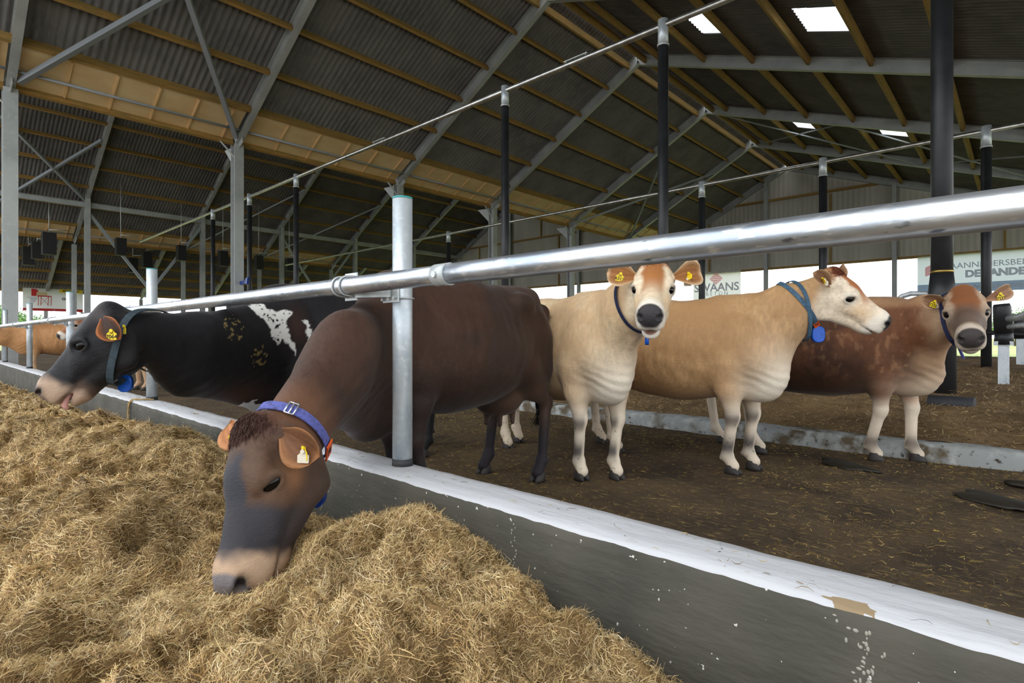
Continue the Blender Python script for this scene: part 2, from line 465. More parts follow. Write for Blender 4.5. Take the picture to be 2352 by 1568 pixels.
# valley soffits: plywood panel between the last purlin and the eave board
def soffit(k, xlo, xhi, i, ya, yb, lab):
    e = empty('plywood_soffit', ((xlo + xhi) / 2, (ya + yb) / 2, roof_z(xlo)))
    L_ = Vector(e.location)
    def at(x, off): s = s_of_x(k, x); p = sl_pt(k, s, off); return p
    a, b = at(xlo, 0.03), at(xhi, 0.03)
    m = MB().obox((a[0], (ya + yb) / 2, a[1]), (b[0], (ya + yb) / 2, b[1]), yb - ya, 0.018, up=sl_up(k))
    m.build('panel', M['osb'], e, loc=L_).location = (0, 0, 0)
    n = 5; 
    for j in range(1, n + 1):
        y = ya + (yb - ya) * j / (n + 0.35)
        a2, b2 = at(xlo + 0.05, 0.0), at(xhi - 0.05, 0.0)
        MB().obox((a2[0], y, a2[1]), (b2[0], y, b2[1]), 0.045, 0.06, up=sl_up(k)).build('batten', M['batten'], e, loc=L_).location = (0, 0, 0)
    c = at(xlo, -0.02)
    MB().obox((c[0], ya, c[1]), (c[0], yb, c[1]), 0.09, 0.28, up=sl_up(k)).build('eave_board', M['purlin'], e, loc=L_).location = (0, 0, 0)
    c = at((xlo + xhi) / 2 - 0.05, -0.10)
    MB().tube([(c[0], ya, c[1]), (c[0], yb, c[1])], 0.04, 8).build('tie_rod', M['brace'], e, loc=L_, smooth='auto').location = (0, 0, 0)
    tag(e, lab, 'soffit', 'plywood valley soffits')
for i in range(len(edges) - 1):
    ya, yb = edges[i] + 0.1, edges[i + 1] - 0.12
    if i == 0: ya = Y0
    soffit('near_left', -19.2, -18.02, i, ya, yb, 'pale plywood soffit with battens along the near valley, %s' % NB[i])
    if i < 5: soffit('mid_left', -45.75, -44.55, i, ya, yb, 'pale plywood soffit with battens along the far valley, %s' % NB[i])

# columns ----------------------------------------------------------------
def column(x, y, ztop, w, lab, grp, gusset=True):
    e = empty('steel_column', (x, y, 0))
    MB().ibeam((0, 0, 0), (0, 0, ztop), w, w * 0.92, 0.022, 0.014, up=(1, 0, 0)).build('shaft', M['steel'], e)
    MB().box((-w*0.7, -w*0.7, 0), (w*0.7, w*0.7, 0.02)).build('base_plate', M['steel'], e)
    if gusset:
        m = MB(); zt = ztop
        for sgn in (1,):
            v = [(-w/2, -0.01, zt - 0.75), (-w/2 - 0.02, -0.01, zt), (-w/2 - 0.9, -0.01, zt + 0.05)]
            v += [(a, 0.01, c) for a, b, c in v]
            m.add(v, [(0, 1, 2), (5, 4, 3), (0, 3, 4, 1), (1, 4, 5, 2), (2, 5, 3, 0)])
        m.obox((0, 0, zt - 0.5), (0, -0.55, zt + 0.02), 0.02, 0.08, up=(1, 0, 0))
        m.build('gusset', M['steel'], e)
    tag(e, lab, 'column', grp)
for i, y in enumerate(YS[:6]):
    column(-19.1, y, 7.35, 0.32, 'stout grey steel column under the near valley, %s from the feed fence' % ORD[i], 'steel columns of the near valley')
for i, y in enumerate(YS[1:6]):
    column(-41.9, y, 9.5, 0.30, 'grey steel column under the middle roof slope, %s of its row' % ORD[i].replace('nearest', 'first'), 'inner steel columns', False)
for i, y in enumerate(YS[:5]):
    column(-45.9, y, 7.1, 0.26, 'grey steel column under the far valley, %s of its row' % ORD[i].replace('nearest', 'first'), 'far valley columns', False)
    column(-57.0, y, 4.3, 0.24, 'slim steel column at the open far side, %s of its row' % ORD[i].replace('nearest', 'first'), 'columns of the open side', False)
o = MB().ibeam((-41.9, Y0, 9.05), (-41.9, 38, 9.05), 0.30, 0.2).build('longitudinal_beam', M['steel'])
tag(o, 'long grey steel beam linking the inner columns under the middle roof', 'beam')
o = MB().obox((-56.9, Y0, 5.0), (-56.9, 38, 5.0), 0.1, 0.12).build('eave_rail', M['galvwhite'])
tag(o, 'pale steel rail along the eave of the open far side', 'rail')

# bracing ------------------------------------------------------------------
def brace(a, b, r, lab, grp='steel braces'):
    a = np.array(a, float)
    o = MB().obox(a, b, r, r).build('steel_brace', M['brace'], loc=a)
    tag(o, lab, 'brace', grp)
def rp(k, x, y, off=-0.16):
    c = sl_pt(k, s_of_x(k, x), off); return (c[0], y, c[1])
brace(rp('near_left', -18.9, 1.9), rp('near_left', -11.4, 7.2), 0.13, 'thick grey diagonal brace under the near roof, rising away from the left column')
brace(rp('near_left', -18.9, 7.2), rp('near_left', -11.4, 1.9), 0.13, 'thick grey diagonal brace under the near roof, rising from the second column towards the viewer')
brace(rp('near_left', -19.0, 25.7), rp('near_left', -13.2, 31.9), 0.10, 'diagonal brace under the near roof in the fifth bay, rising away')
brace(rp('near_left', -18.9, 31.9), rp('near_left', -13.2, 25.9), 0.10, 'diagonal brace under the near roof in the fifth bay, rising nearer')
brace(rp('near_right', -10.8, 25.9, -0.1), rp('near_right', -3.4, 31.9, -0.1), 0.05, 'thin steel diagonal under the right slope, in the fifth bay, rising towards the near frame')
brace(rp('near_right', -10.8, 31.9, -0.1), rp('near_right', -5.4, 25.9, -0.1), 0.05, 'thin steel diagonal under the right slope, in the fifth bay, rising towards the far frame')
brace(rp('near_right', -5.4, 25.9, -0.1), rp('near_right', 0.4, 31.9, -0.1), 0.05, 'thin steel diagonal lower on the right slope, behind the thick black post')
brace(rp('near_right', -3.4, 31.9, -0.1), rp('near_right', 2.4, 25.9, -0.1), 0.05, 'thin steel diagonal lower on the right slope, right of the thick black post')
brace(rp('mid_left', -45.5, 1.9), rp('mid_left', -37.5, 7.2), 0.14, 'grey diagonal brace under the middle roof beside the left column, rising away')
brace(rp('mid_left', -42.0, 7.2), rp('mid_left', -36.0, 1.9), 0.14, 'grey diagonal brace under the middle roof beside the left column, rising nearer')
brace((-41.9, 7.4, 8.6), (-41.9, 10.7, 4.0), 0.16, 'steel knee brace falling right from the first inner column')
brace((-41.9, 13.7, 8.6), (-41.9, 10.4, 3.6), 0.16, 'steel knee brace falling left from the second inner column')
brace((-41.9, 19.5, 8.6), (-41.9, 22.4, 4.4), 0.14, 'steel knee brace falling right from the third inner column')
brace((-41.9, 25.7, 8.6), (-41.9, 22.6, 4.4), 0.14, 'steel knee brace falling left from the fourth inner column')
brace(rp('mid_left', -45.4, 13.9), rp('mid_left', -38, 19.3), 0.08, 'thin diagonal brace in the middle roof, third bay')
brace(rp('mid_left', -45.4, 19.5), rp('mid_left', -38, 25.7), 0.08, 'thin diagonal brace in the middle roof, fourth bay, rising away')
brace((-57, 7.5, 4.0), (-57, 13.6, 1.2), 0.1, 'thin cross brace between columns of the open far side')

# far gable wall -------------------------------------------------------------
xs = np.arange(-57.2, 7.0, 0.07); pf = np.tile([0, 0, 0.035, 0.035], len(xs) // 4 + 1)[:len(xs)]
zb = np.full(len(xs), 5.5); zt = np.array([roof_z(min(6.8, x)) + 0.16 for x in xs]); zb = np.minimum(zb, zt - 0.05)
V = np.concatenate([np.stack([xs, 38.3 + pf, zb], 1), np.stack([xs, 38.3 + pf, zt], 1)]); n = len(xs); j = np.arange(n - 1)
tag(np_mesh('wall_back', V, np.stack([j, j + 1, n + j + 1, n + j], 1), M['cladding'], smooth=False), kind='structure')
tag(MB().box((-57, 38.16, 5.42), (6.9, 38.28, 5.56)).build('trim_1', M['purlin']), kind='structure')
for i, (xa, xb, z, lb) in enumerate(((-42, -19.6, 9.9, 'behind the near valley'), (-19, -2.4, 9.95, 'right of the near valley'))):
    z0 = min(z, 20)
    o = MB().box((xa, 38.12, z - 0.07), (xb, 38.27, z + 0.07)).build('wall_girt', M['purlin']); tag(o, 'timber girt on the gable wall, ' + lb, 'girt', 'wall girts')
for i, (x, za, zb_) in enumerate(((-39.5, 5.5, 9.8), (-31.6, 9.95, 12.0), (-29.6, 5.5, 9.8), (-16.2, 5.5, 9.8), (-8.6, 5.5, 9.8), (-0.6, 5.5, 8.0))):
    o = MB().box((x - 0.05, 38.18, za), (x + 0.05, 38.27, zb_)).build('wall_stud', M['purlin'])
    tag(o, 'thin upright timber stud on the pale gable wall, %s from the left' % ORD[i].replace('nearest', 'first'), 'stud', 'timber studs on the gable')
for i, x in enumerate((-43.5, -35.1, -27.3, -12.3, -5.3, 2.5)):
    o = MB().ibeam((x, 38.0, 0), (x, 38.0, roof_z(x) - 0.15), 0.24, 0.22, up=(0, 1, 0)).build('gable_post', M['steel'], loc=(x, 38.0, 0))
    tag(o, 'grey steel post against the far gable wall, %s from the left' % ORD[i].replace('nearest', 'first'), 'post', 'steel gable posts')

# banners -----------------------------------------------------------------
def banner(lab, o_, xd, w, h, m, grp=None):
    e = empty('banner', o_); tag(e, lab, 'banner', grp)
    return e
# grey banner with a red diamond, SWAANS BETON
e = banner('translucent white banner printed SWAANS BETON hanging under the gable wall', (-15.65, 38.12, 3.6), None, 0, 0, None)
v = []; nx = 12
for j in range(2):
    for i in range(nx + 1):
        v.append((-1.68 + 3.36 * i / nx, 0.02 * math.sin(i * 1.3), 0.0 if j == 0 else 2.0))
np_mesh('sheet', np.array(v), np.array([(i, i + 1, nx + 2 + i, nx + 1 + i) for i in range(nx)]), M['whiteline'], e)
mt = lambda x, z, y=-0.04: Matrix(((1, 0, 0, x), (0, 0, -1, y), (0, 1, 0, z), (0, 0, 0, 1)))
text_mesh('lettering', 'SWAANS', 0.78, M['greyprint'], e, mt(0, 0.85), 0.004, 0.018)
text_mesh('lettering', 'B E T O N', 0.36, M['printfaint'], e, mt(0.05, 0.42), 0.004)
m = MB()
for i in range(7):     # striped diamond
    z0 = -0.5 + i / 7 + 0.02; z1 = z0 + 0.11
    f0 = 0.5 - abs(z0); f1 = 0.5 - abs(z1)
    m.add([(-f0, -0.045, 1.48 + z0 * 0.85), (f0, -0.045, 1.48 + z0 * 0.85), (f1, -0.045, 1.48 + z1 * 0.85), (-f1, -0.045, 1.48 + z1 * 0.85)], [(0, 1, 2, 3)])
m.build('diamond_logo', M['redfaint'], e)
# big pale blue banner at the right
e = banner('large pale blue banner of a contractor hanging under the gable wall at the right', (-1.0, 38.12, 3.4), None, 0, 0, None)
MB().add([(-3.25, 0, 0), (4.2, 0, 0), (4.2, 0, 2.06), (-3.25, 0, 2.06)], [(0, 1, 2, 3)]).build('sheet', M['bannerblue'], e)
MB().add([(-3.25, -.012, 0), (4.2, -.012, 0), (4.2, -.012, .5), (-3.25, -.012, .5)], [(0, 1, 2, 3)]).build('lower_strip', M['bluestrip'], e)
text_mesh('lettering', 'AANNEMERSBEDRIJF', 0.42, M['printfaint'], e, mt(0.1, 1.42, -0.03), 0.004, 0.004)
text_mesh('lettering', 'DE SANDE BV', 0.50, M['printfaint'], e, mt(0.35, 0.95, -0.03), 0.004, 0.03)
text_mesh('lettering', 'WWW.DESANDEBV.NL', 0.26, M['whiteline'], e, mt(0.3, 0.25, -0.03), 0.004, 0.006)
m = MB()
for dx in (0, 0.42): m.add([(-2.9 + dx, -0.03, 0.95), (-2.55 + dx, -0.03, 1.05), (-2.55 + dx, -0.03, 1.62), (-2.9 + dx, -0.03, 1.45)], [(0, 1, 2, 3)])
m.build('red_mark', M['redfaint'], e)
# left banner at the open side: machine picture, yellow strip, red foot
def mtl(y, z, x=0.04):   # lettering read from the barn: its right is +y
    return Matrix(((0, 0, 1, x), (1, 0, 0, y), (0, 1, 0, z), (0, 0, 0, 1)))
e = banner('white banner with a red machine, yellow strip and red foot at the open left side', (-56.4, 7.75, 3.05), None, 0, 0, None)
MB().box((-0.01, -1.85, 0), (0.01, 1.85, 1.75)).build('sheet', M['whiteline'], e)
MB().box((0.011, -1.85, 0), (0.02, 1.85, 0.2)).build('red_foot', M['red'], e)
text_mesh('lettering', 'www.', 0.17, M['whiteline'], e, mtl(-1.5, 0.1), 0.003); text_mesh('lettering', '.nl', 0.17, M['whiteline'], e, mtl(0.0, 0.1), 0.003)
MB().box((0.02, 0.35, 1.50), (0.05, 1.8, 1.76)).build('yellow_strip', M['yellow'], e)
text_mesh('lettering', 'BINNENKORT', 0.17, M['ink'], e, mtl(1.07, 1.63, 0.06), 0.003, 0.004)
m = MB(); m.box((0.012, -1.35, 1.15), (0.03, -1.05, 1.70)); m.box((0.012, -1.05, 1.45), (0.03, -0.95, 1.62))
m.box((0.012, -1.0, 1.12), (0.03, -0.15, 1.20))
for y in (-0.95, -0.8, -0.35, -0.18): m.obox((0.02, y, 0.42), (0.02, y + 0.03, 1.15), 0.02, 0.035)
for a, b in ((-0.8, -0.35), (-0.35, -0.8)): m.obox((0.02, a, 0.5), (0.02, b, 1.1), 0.02, 0.02)
m.build('red_machine_print', M['red'], e)
MB().box((0.012, -1.05, 1.2), (0.028, -0.4, 1.46)).build('machine_body_print', mat('tan_print', (214, 196, 150), 0.6), e)
m = MB(); m.add([(0.015, -1.7, 1.05), (0.015, -1.0, 1.1), (0.015, -0.95, 0.95), (0.015, -1.2, 0.62), (0.015, -1.45, 0.62), (0.015, -1.4, 0.9)], [(0, 1, 2, 3, 4, 5)]); m.build('trough_print', M['greyprint'], e)
m = MB(); m.obox((0.02, 0.65, 1.0), (0.02, 1.15, 1.0), 0.02, 0.06); m.tube([(0.02, 0.62 + 0.09 * math.cos(t), 1.0 + 0.09 * math.sin(t)) for t in np.linspace(0.6, 5.6, 12)], 0.025, 6)
m.build('wrench_print', M['ink'], e, smooth='auto')

# outside: field and trees ---------------------------------------------------
tag(MB().box((-400, 24.0, -0.5), (400, 500, -0.03)).build('ground', M['field']), kind='structure')
tag(MB().box((-400, -60, -0.5), (-57.5, 24.0, -0.03)).build('ground', M['field']), kind='structure')
tag(MB().box((-57.5, -400, -0.5), (400, -14, -0.03)).build('ground', M['yard']), kind='structure')
tag(MB().box((9, -14, -0.5), (400, 24, -0.03)).build('ground', M['yard']), kind='structure')
def tree(x, y, h, w, seed, lab):
    e = empty('tree', (x, y, 0)); r = np.random.default_rng(seed)
    MB().tube([(0, 0, 0), (0.1, 0, h * 0.35), (0, 0.1, h * 0.6)], [0.25, 0.18, 0.08], 8).build('trunk', M['bark'], e, smooth='auto')
    V = []; Q = []; n = 0
    blobs = [(r.normal(0, w * 0.28), r.normal(0, w * 0.28), h * r.uniform(0.35, 0.85), w * r.uniform(0.2, 0.34)) for _ in range(12)]
    for bx, by, bz, br in blobs:
        k = 260; d = r.normal(size=(k, 3)); d /= np.linalg.norm(d, axis=1)[:, None]
        c = np.array([bx, by, bz]) + d * br * r.uniform(0.75, 1.08, (k, 1)); 
        a = r.normal(size=(k, 3)); a /= np.linalg.norm(a, axis=1)[:, None]; b = np.cross(a, d); b /= np.linalg.norm(b, axis=1)[:, None] + 1e-6
        s = 0.16 * h / 6
        q = np.stack([c - a * s, c + b * s * 0.7, c + a * s, c - b * s * 0.7], 1).reshape(-1, 3)
        V.append(q); Q.append(np.arange(4 * k).reshape(k, 4) + n); n += 4 * k
    np_mesh('foliage', np.concatenate(V), np.concatenate(Q), M['leaf'], e, smooth=False)
    tag(e, lab, 'tree', 'trees beyond the open side')
for i, (u, h, w, t) in enumerate(((-5, 6.0, 5, 92), (22, 5.2, 5, 88), (48, 4.8, 4.5, 96), (78, 3.9, 4.5, 90), (100, 4.2, 4.6, 95), (122, 3.2, 4, 92), (60, 3.4, 4, 84))):
    p = on(u, 774, t=t)
    tree(p[0], p[1], h, w, 30 + i, 'green leafy tree outside the open left side, %s from the left edge' % ORD[i].replace('nearest', 'first'))
p = on(2335, 774, t=62); tree(p[0], p[1], 4.1, 3.4, 77, 'small green tree outside beyond the far gable at the right')
# ------------------------------------------------------------------ kerb, floor, beds
def extra_kerb(m, N, L, b, tc):
    # whitewashed top, bare grey concrete face; brown chips where the whitewash has gone, white lime spatter on the face
    geo = N.new('ShaderNodeSeparateXYZ'); L.new(tc.outputs['Object'], geo.inputs[0])
    nz = N.new('ShaderNodeTexNoise'); nz.inputs['Scale'].default_value = 9; L.new(tc.outputs['Object'], nz.inputs['Vector'])
    ad = N.new('ShaderNodeMath'); ad.operation = 'MULTIPLY_ADD'; ad.inputs[1].default_value = 0.014; L.new(nz.outputs['Fac'], ad.inputs[0]); L.new(geo.outputs['Z'], ad.inputs[2])
    gt = N.new('ShaderNodeMath'); gt.operation = 'GREATER_THAN'; gt.inputs[1].default_value = 0.418; L.new(ad.outputs[0], gt.inputs[0])
    chipm = N.new('ShaderNodeMapping'); chipm.inputs['Scale'].default_value = (0.45, 1, 1); L.new(tc.outputs['Object'], chipm.inputs[0])
    chip = N.new('ShaderNodeTexNoise'); chip.inputs['Scale'].default_value = 7.0; chip.inputs['Detail'].default_value = 4; L.new(chipm.outputs[0], chip.inputs['Vector'])
    cr = N.new('ShaderNodeMath'); cr.operation = 'GREATER_THAN'; cr.inputs[1].default_value = 0.672; L.new(chip.outputs['Fac'], cr.inputs[0])
    top = N.new('ShaderNodeMixRGB'); top.inputs[1].default_value = (*lin((198, 199, 202)), 1); top.inputs[2].default_value = (*lin((150, 130, 100)), 1); L.new(cr.outputs[0], top.inputs[0])
    vo = N.new('ShaderNodeTexNoise'); vo.inputs['Scale'].default_value = 55; vo.inputs['Detail'].default_value = 2; L.new(tc.outputs['Object'], vo.inputs['Vector'])
    vs = N.new('ShaderNodeMath'); vs.operation = 'GREATER_THAN'; vs.inputs[1].default_value = 0.735; L.new(vo.outputs['Fac'], vs.inputs[0])
    st = N.new('ShaderNodeTexNoise'); st.inputs['Scale'].default_value = 3; st.inputs['Detail'].default_value = 7; L.new(tc.outputs['Object'], st.inputs['Vector'])
    rp_ = N.new('ShaderNodeValToRGB'); rp_.color_ramp.elements[0].position = 0.35; rp_.color_ramp.elements[1].position = 0.72
    rp_.color_ramp.elements[0].color = (*lin((69, 68, 60)), 1); rp_.color_ramp.elements[1].color = (*lin((90, 86, 76)), 1); L.new(st.outputs['Fac'], rp_.inputs[0])
    face = N.new('ShaderNodeMixRGB'); face.inputs[2].default_value = (*lin((206, 204, 196)), 1); L.new(vs.outputs[0], face.inputs[0]); L.new(rp_.outputs[0], face.inputs[1])
    mx = N.new('ShaderNodeMixRGB'); L.new(gt.outputs[0], mx.inputs[0]); L.new(face.outputs[0], mx.inputs[1]); L.new(top.outputs[0], mx.inputs[2]); L.new(mx.outputs[0], b.inputs['Base Color'])
M['kerb'] = mat('whitewashed_concrete', (200, 200, 200), 0.85, extra=extra_kerb, bump=[(14, 0.8, 0.012, (0.25, 1, 1)), (70, 0.5, 0.004, (.5, 1, 1))])
KY0, KY1, KZ = 1.357, 1.575, 0.423
xk = np.concatenate([np.arange(-30, -6, 0.1), np.arange(-6, 3.0, 0.03)]); 
prof = [(KY0, -0.05), (KY0, KZ - 0.05), (KY0, KZ - 0.012), (KY0 + 0.012, KZ), (KY0 + 0.08, KZ + 0.002), (KY1 - 0.06, KZ), (KY1 - 0.012, KZ - 0.004), (KY1, KZ - 0.02), (KY1, -0.05)]
V = []
for (y, z) in prof:
    top = z > KZ - 0.03
    dy = (fbm(xk * 7, np.full_like(xk, y * 40), o=3) - 0.5) * (0.010 if top else 0.003); dz = (fbm(xk * 5, np.full_like(xk, y * 33 + 9), o=3) - 0.5) * (0.012 if top else 0)
    V.append(np.stack([xk, y + dy, z + dz], 1))
n = len(xk); Q = []
for r in range(len(prof) - 1):
    j = np.arange(n - 1); Q.append(np.stack([r * n + j, r * n + j + 1, (r + 1) * n + j + 1, (r + 1) * n + j], 1))
tag(np_mesh('wall_front', np.concatenate(V), np.concatenate(Q), M['kerb']), kind='structure')
# lime-spattered casting seams on the kerb face
for i, x in enumerate((-2.5, -1.24, -0.235, -3.95)):
    m = MB(); r = np.random.default_rng(i + 3)
    for k in range(34):
        z = 0.03 + 0.36 * k / 34; m.sphere((x + r.normal(0, 0.006), KY0 - 0.0, z), (r.uniform(0.0015, 0.0035), 0.002, r.uniform(0.002, 0.006)), 6, 4)
    if i == 2:
        for k in range(60): m.sphere((x - 0.01 + r.normal(0, 0.02), KY0, r.uniform(0.1, 0.4)), (r.uniform(0.002, 0.006), 0.002, r.uniform(0.002, 0.007)), 6, 4)
    tag(m.build('trim_%d' % (i + 2), M['kerb_seam'] if 'kerb_seam' in M else M.setdefault('kerb_seam', mat('lime_spatter', (158, 154, 142), 0.8))), kind='structure')

# stable floor (wet scraped manure) with straw bits
M['dung'] = mat('manure_floor', (84, 68, 46), 0.85, noise=[(2.2, (58, 46, 31), 0.42, 0.62), (0.7, (104, 86, 58), 0.5, 0.72, (0.6, 1.2, 1)), (34, (136, 114, 72), 0.56, 0.76, (0.4, 1, 1)), (60, (44, 35, 24), 0.55, 0.72)], spec=0.35,
                bump=[(26, 0.55, 0.03, (0.6, 1.2, 1)), (110, 0.5, 0.01)])
def grid_surface(name, x0, x1, nx, y0, y1, ny, fz, m, kind):
    xs = np.linspace(x0, x1, nx); ys = np.linspace(y0, y1, ny); X, Y = np.meshgrid(xs, ys, indexing='ij'); Z = fz(X, Y)
    i, j = np.meshgrid(np.arange(nx - 1), np.arange(ny - 1), indexing='ij'); a = (i * ny + j).ravel()
    o = np_mesh(name, np.stack([X.ravel(), Y.ravel(), Z.ravel()], 1), np.stack([a, a + ny, a + ny + 1, a + 1], 1), m)
    return tag(o, kind=kind)
def floor_z(X, Y):
    return 0.0 + (fbm(X * 3, Y * 3, o=4) - 0.5) * 0.035
grid_surface('floor', -16, 4, 260, KY1 - 0.02, 5.66, 90, floor_z, M['dung'], 'structure')
tag(MB().box((-57.5, 1.5, -0.4), (9, 38.6, -0.03)).build('floor', M['dung']), kind='structure')
# feed alley slab
M['alley'] = mat('alley_concrete', (126, 120, 106), 0.9, noise=[(2, (104, 98, 86), 0.4, 0.7)])
tag(MB().box((-60, -14, -0.4), (9, 1.5, -0.02)).build('floor', M['alley']), kind='structure')

# bed kerb
M['kerb2'] = mat('dirty_kerb', (150, 154, 152), 0.85, noise=[(3.5, (92, 80, 60), 0.50, 0.62), (22, (58, 50, 40), 0.60, 0.70), (9, (176, 180, 178), 0.5, 0.7)], bump=(20, 0.3, 0.01))
x2 = np.arange(-16, 5, 0.08); V = []
pr2 = [(5.57, -0.02), (5.58, 0.11), (5.60, 0.135), (5.76, 0.14), (5.80, 0.10), (5.81, -0.02)]
for y, z in pr2:
    V.append(np.stack([x2, y + (fbm(x2 * 4, x2 * 0 + y * 30, o=3) - .5) * 0.02, z + (fbm(x2 * 3, x2 * 0 + y * 20 + 3, o=3) - .5) * (0.03 if z > 0 else 0)], 1))
n = len(x2); Q = []
for r in range(len(pr2) - 1):
    j = np.arange(n - 1); Q.append(np.stack([r * n + j, r * n + j + 1, (r + 1) * n + j + 1, (r + 1) * n + j], 1))
tag(np_mesh('trim_10', np.concatenate(V), np.concatenate(Q), M['kerb2']), kind='structure')

# litter bed
def bed_z(X, Y):
    base = 0.10 + 0.20 * sstep(5.7, 7.6, Y) + 0.06 * sstep(9, 22, Y)
    return base + (fbm(X * 1.1, Y * 1.1, o=5) - 0.5) * 0.16 + (fbm(X * 9, Y * 9, o=3) - 0.5) * 0.05
def straw_colours(n, r, pal, w=None):
    pal = np.array([lin(c) for c in pal]); c = pal[r.choice(len(pal), n, p=w)]
    return c * r.uniform(0.75, 1.15, (n, 1))
def strands(n, X, Y, fz, r, lmin, lmax, wmin, wmax, pal, w=None, lift=0.01, tilt=0.35, ang=None, tint=False):
    """little bent ribbons lying on the surface fz; returns V (n*8), quads (n*3), colours"""
    e = 0.01; Z = fz(X, Y); gx = (fz(X + e, Y) - Z) / e; gy = (fz(X, Y + e) - Z) / e
    N_ = np.stack([-gx, -gy, np.ones(n)], 1); N_ /= np.linalg.norm(N_, axis=1)[:, None]
    th = r.uniform(0, 2 * np.pi, n) if ang is None else ang + r.normal(0, 0.75, n)
    D = np.stack([np.cos(th), np.sin(th), np.zeros(n)], 1); D -= N_ * (D * N_).sum(1)[:, None]; D /= np.linalg.norm(D, axis=1)[:, None]
    D = D + N_ * r.normal(0.02, tilt, (n, 1)); D /= np.linalg.norm(D, axis=1)[:, None]
    S = np.cross(D, N_); S /= np.linalg.norm(S, axis=1)[:, None]
    S2 = np.cross(D, S); rr = r.uniform(0, 1.2, (n, 1)); S = S * np.cos(rr) + S2 * np.sin(rr)
    L_ = r.uniform(lmin, lmax, (n, 1)) * r.uniform(0.5, 1, (n, 1)); W = r.uniform(wmin, wmax, (n, 1)) / 2
    bend = r.normal(0, 0.22, (n, 1)) * L_; b2 = r.normal(0, 0.15, (n, 1)) * L_
    P0 = np.stack([X, Y, Z], 1) + N_ * (lift * r.uniform(-0.6, 1.3, (n, 1)))
    V = []
    for k, t in enumerate((-0.5, -0.17, 0.17, 0.5)):
        c = P0 + D * L_ * t + S * bend * (t * t * 4 - 0.4) + S2 * b2 * (t * t * 4 - 0.4)
        wv = W * (0.45 if k in (0, 3) else 1)
        V.append(c - S * wv); V.append(c + S * wv)
    V = np.stack(V, 1).reshape(-1, 3)
    b = np.arange(n)[:, None] * 8
    Q = np.concatenate([b + np.array([[0, 1, 3, 2]]), b + np.array([[2, 3, 5, 4]]), b + np.array([[4, 5, 7, 6]])], 0)
    c = straw_colours(n, r, pal, w)
    if tint: c = c * (0.62 + 0.75 * fbm(X * 3.1 + 40, Y * 3.4, o=3))[:, None] * np.array([[1, .97, .93]]) ** (3 * (1 - fbm(X * 2.1, Y * 2.6 + 31, o=2)))[:, None]
    c = np.repeat(c, 8, 0)
    return V, Q, c
def stuff_surface(name, x0, x1, nx, y0, y1, ny, fz, colf, sets, lab, cat):
    xs = x0 + (x1 - x0) * np.linspace(0, 1, nx); ys = np.linspace(y0, y1, ny); X, Y = np.meshgrid(xs, ys, indexing='ij'); Z = fz(X, Y)
    i, j = np.meshgrid(np.arange(nx - 1), np.arange(ny - 1), indexing='ij'); a = (i * ny + j).ravel()
    Vs = [np.stack([X.ravel(), Y.ravel(), Z.ravel()], 1)]; Qs = [np.stack([a, a + ny, a + ny + 1, a + 1], 1)]; Cs = [colf(X.ravel(), Y.ravel())]; n = len(Vs[0])
    for V, Q, C in sets:
        Vs.append(V); Qs.append(Q + n); Cs.append(C); n += len(V)
    o = np_mesh(name, np.concatenate(Vs), np.concatenate(Qs), M['strand'], col=np.concatenate(Cs), smooth=False)
    return tag(o, lab, cat, kind='stuff')
r = np.random.default_rng(21)
BP = [(138, 112, 78), (160, 134, 94), (112, 90, 62), (180, 154, 110), (92, 74, 52), (200, 176, 132)]; BW = [.28, .22, .2, .13, .12, .05]
sets = []
for cnt, ya, yb, sc in ((34000, 5.75, 8.5, 1.0), (16000, 8.5, 15, 1.6)):
    X = r.uniform(-7.5, 3.5, cnt); Y = r.uniform(ya, yb, cnt)
    sets.append(strands(cnt, X, Y, bed_z, r, 0.05 * sc, 0.13 * sc, 0.0025 * sc, 0.005 * sc, BP, BW, 0.012))
def bed_col(X, Y):
    f = fbm(X * 6, Y * 6, o=4)[:, None]; g = fbm(X * 1.3, Y * 1.3 + 4, o=3)[:, None]
    c = np.array(lin((84, 68, 48))) * (1 - f) + np.array(lin((146, 120, 84))) * f
    return c * (0.6 + 0.8 * g)
stuff_surface('bedding', -16, 6, 300, 5.72, 24, 260, bed_z, bed_col, sets, 'deep brown straw and manure bedding beyond the low kerb', 'bedding')
# loose straw bits on the stable floor
def flz(X, Y): return floor_z(X, Y)
cnt = 52000; X = r.uniform(-8, 3.2, cnt); Y = 1.62 + 3.95 * r.uniform(0, 1, cnt) ** 0.8
keep = fbm(X * 1.6, Y * 1.9, o=3) + r.uniform(-0.25, 0.25, cnt) + 0.22 * sstep(3.4, 5.4, Y) + .04 * sstep(-3, 1, X) > 0.53; X, Y = X[keep], Y[keep]
V, Q, C = strands(len(X), X, Y, flz, r, 0.015, 0.075, 0.0015, 0.0038, [(160, 134, 82), (128, 104, 62), (186, 160, 100), (104, 82, 50), (176, 152, 66)], [.25, .3, .12, .25, .08], 0.005, 0.15)
tag(np_mesh('loose_straw', V, Q, M['strand'], col=C, smooth=False), 'loose straw bits scattered over the dark stable floor', 'straw', kind='stuff')
n_ = 420; X = -2.3 * r.uniform(0, 1, n_) ** 1.2 * 4 + 2.0; Y = r.uniform(KY0 + .01, KY1 - .02, n_)
V, Q, C = strands(n_, X, Y, lambda x, y: 0 * x + KZ + .004, r, 0.008, 0.05, 0.0009, 0.0022, [(170, 146, 96), (120, 98, 60), (84, 66, 44)], [.5, .3, .2], 0.004, 0.08)
tag(np_mesh('loose_straw', V, Q, M['strand'], col=C, smooth=False), 'few loose straw bits lying on the whitewashed kerb top', 'straw', kind='stuff')
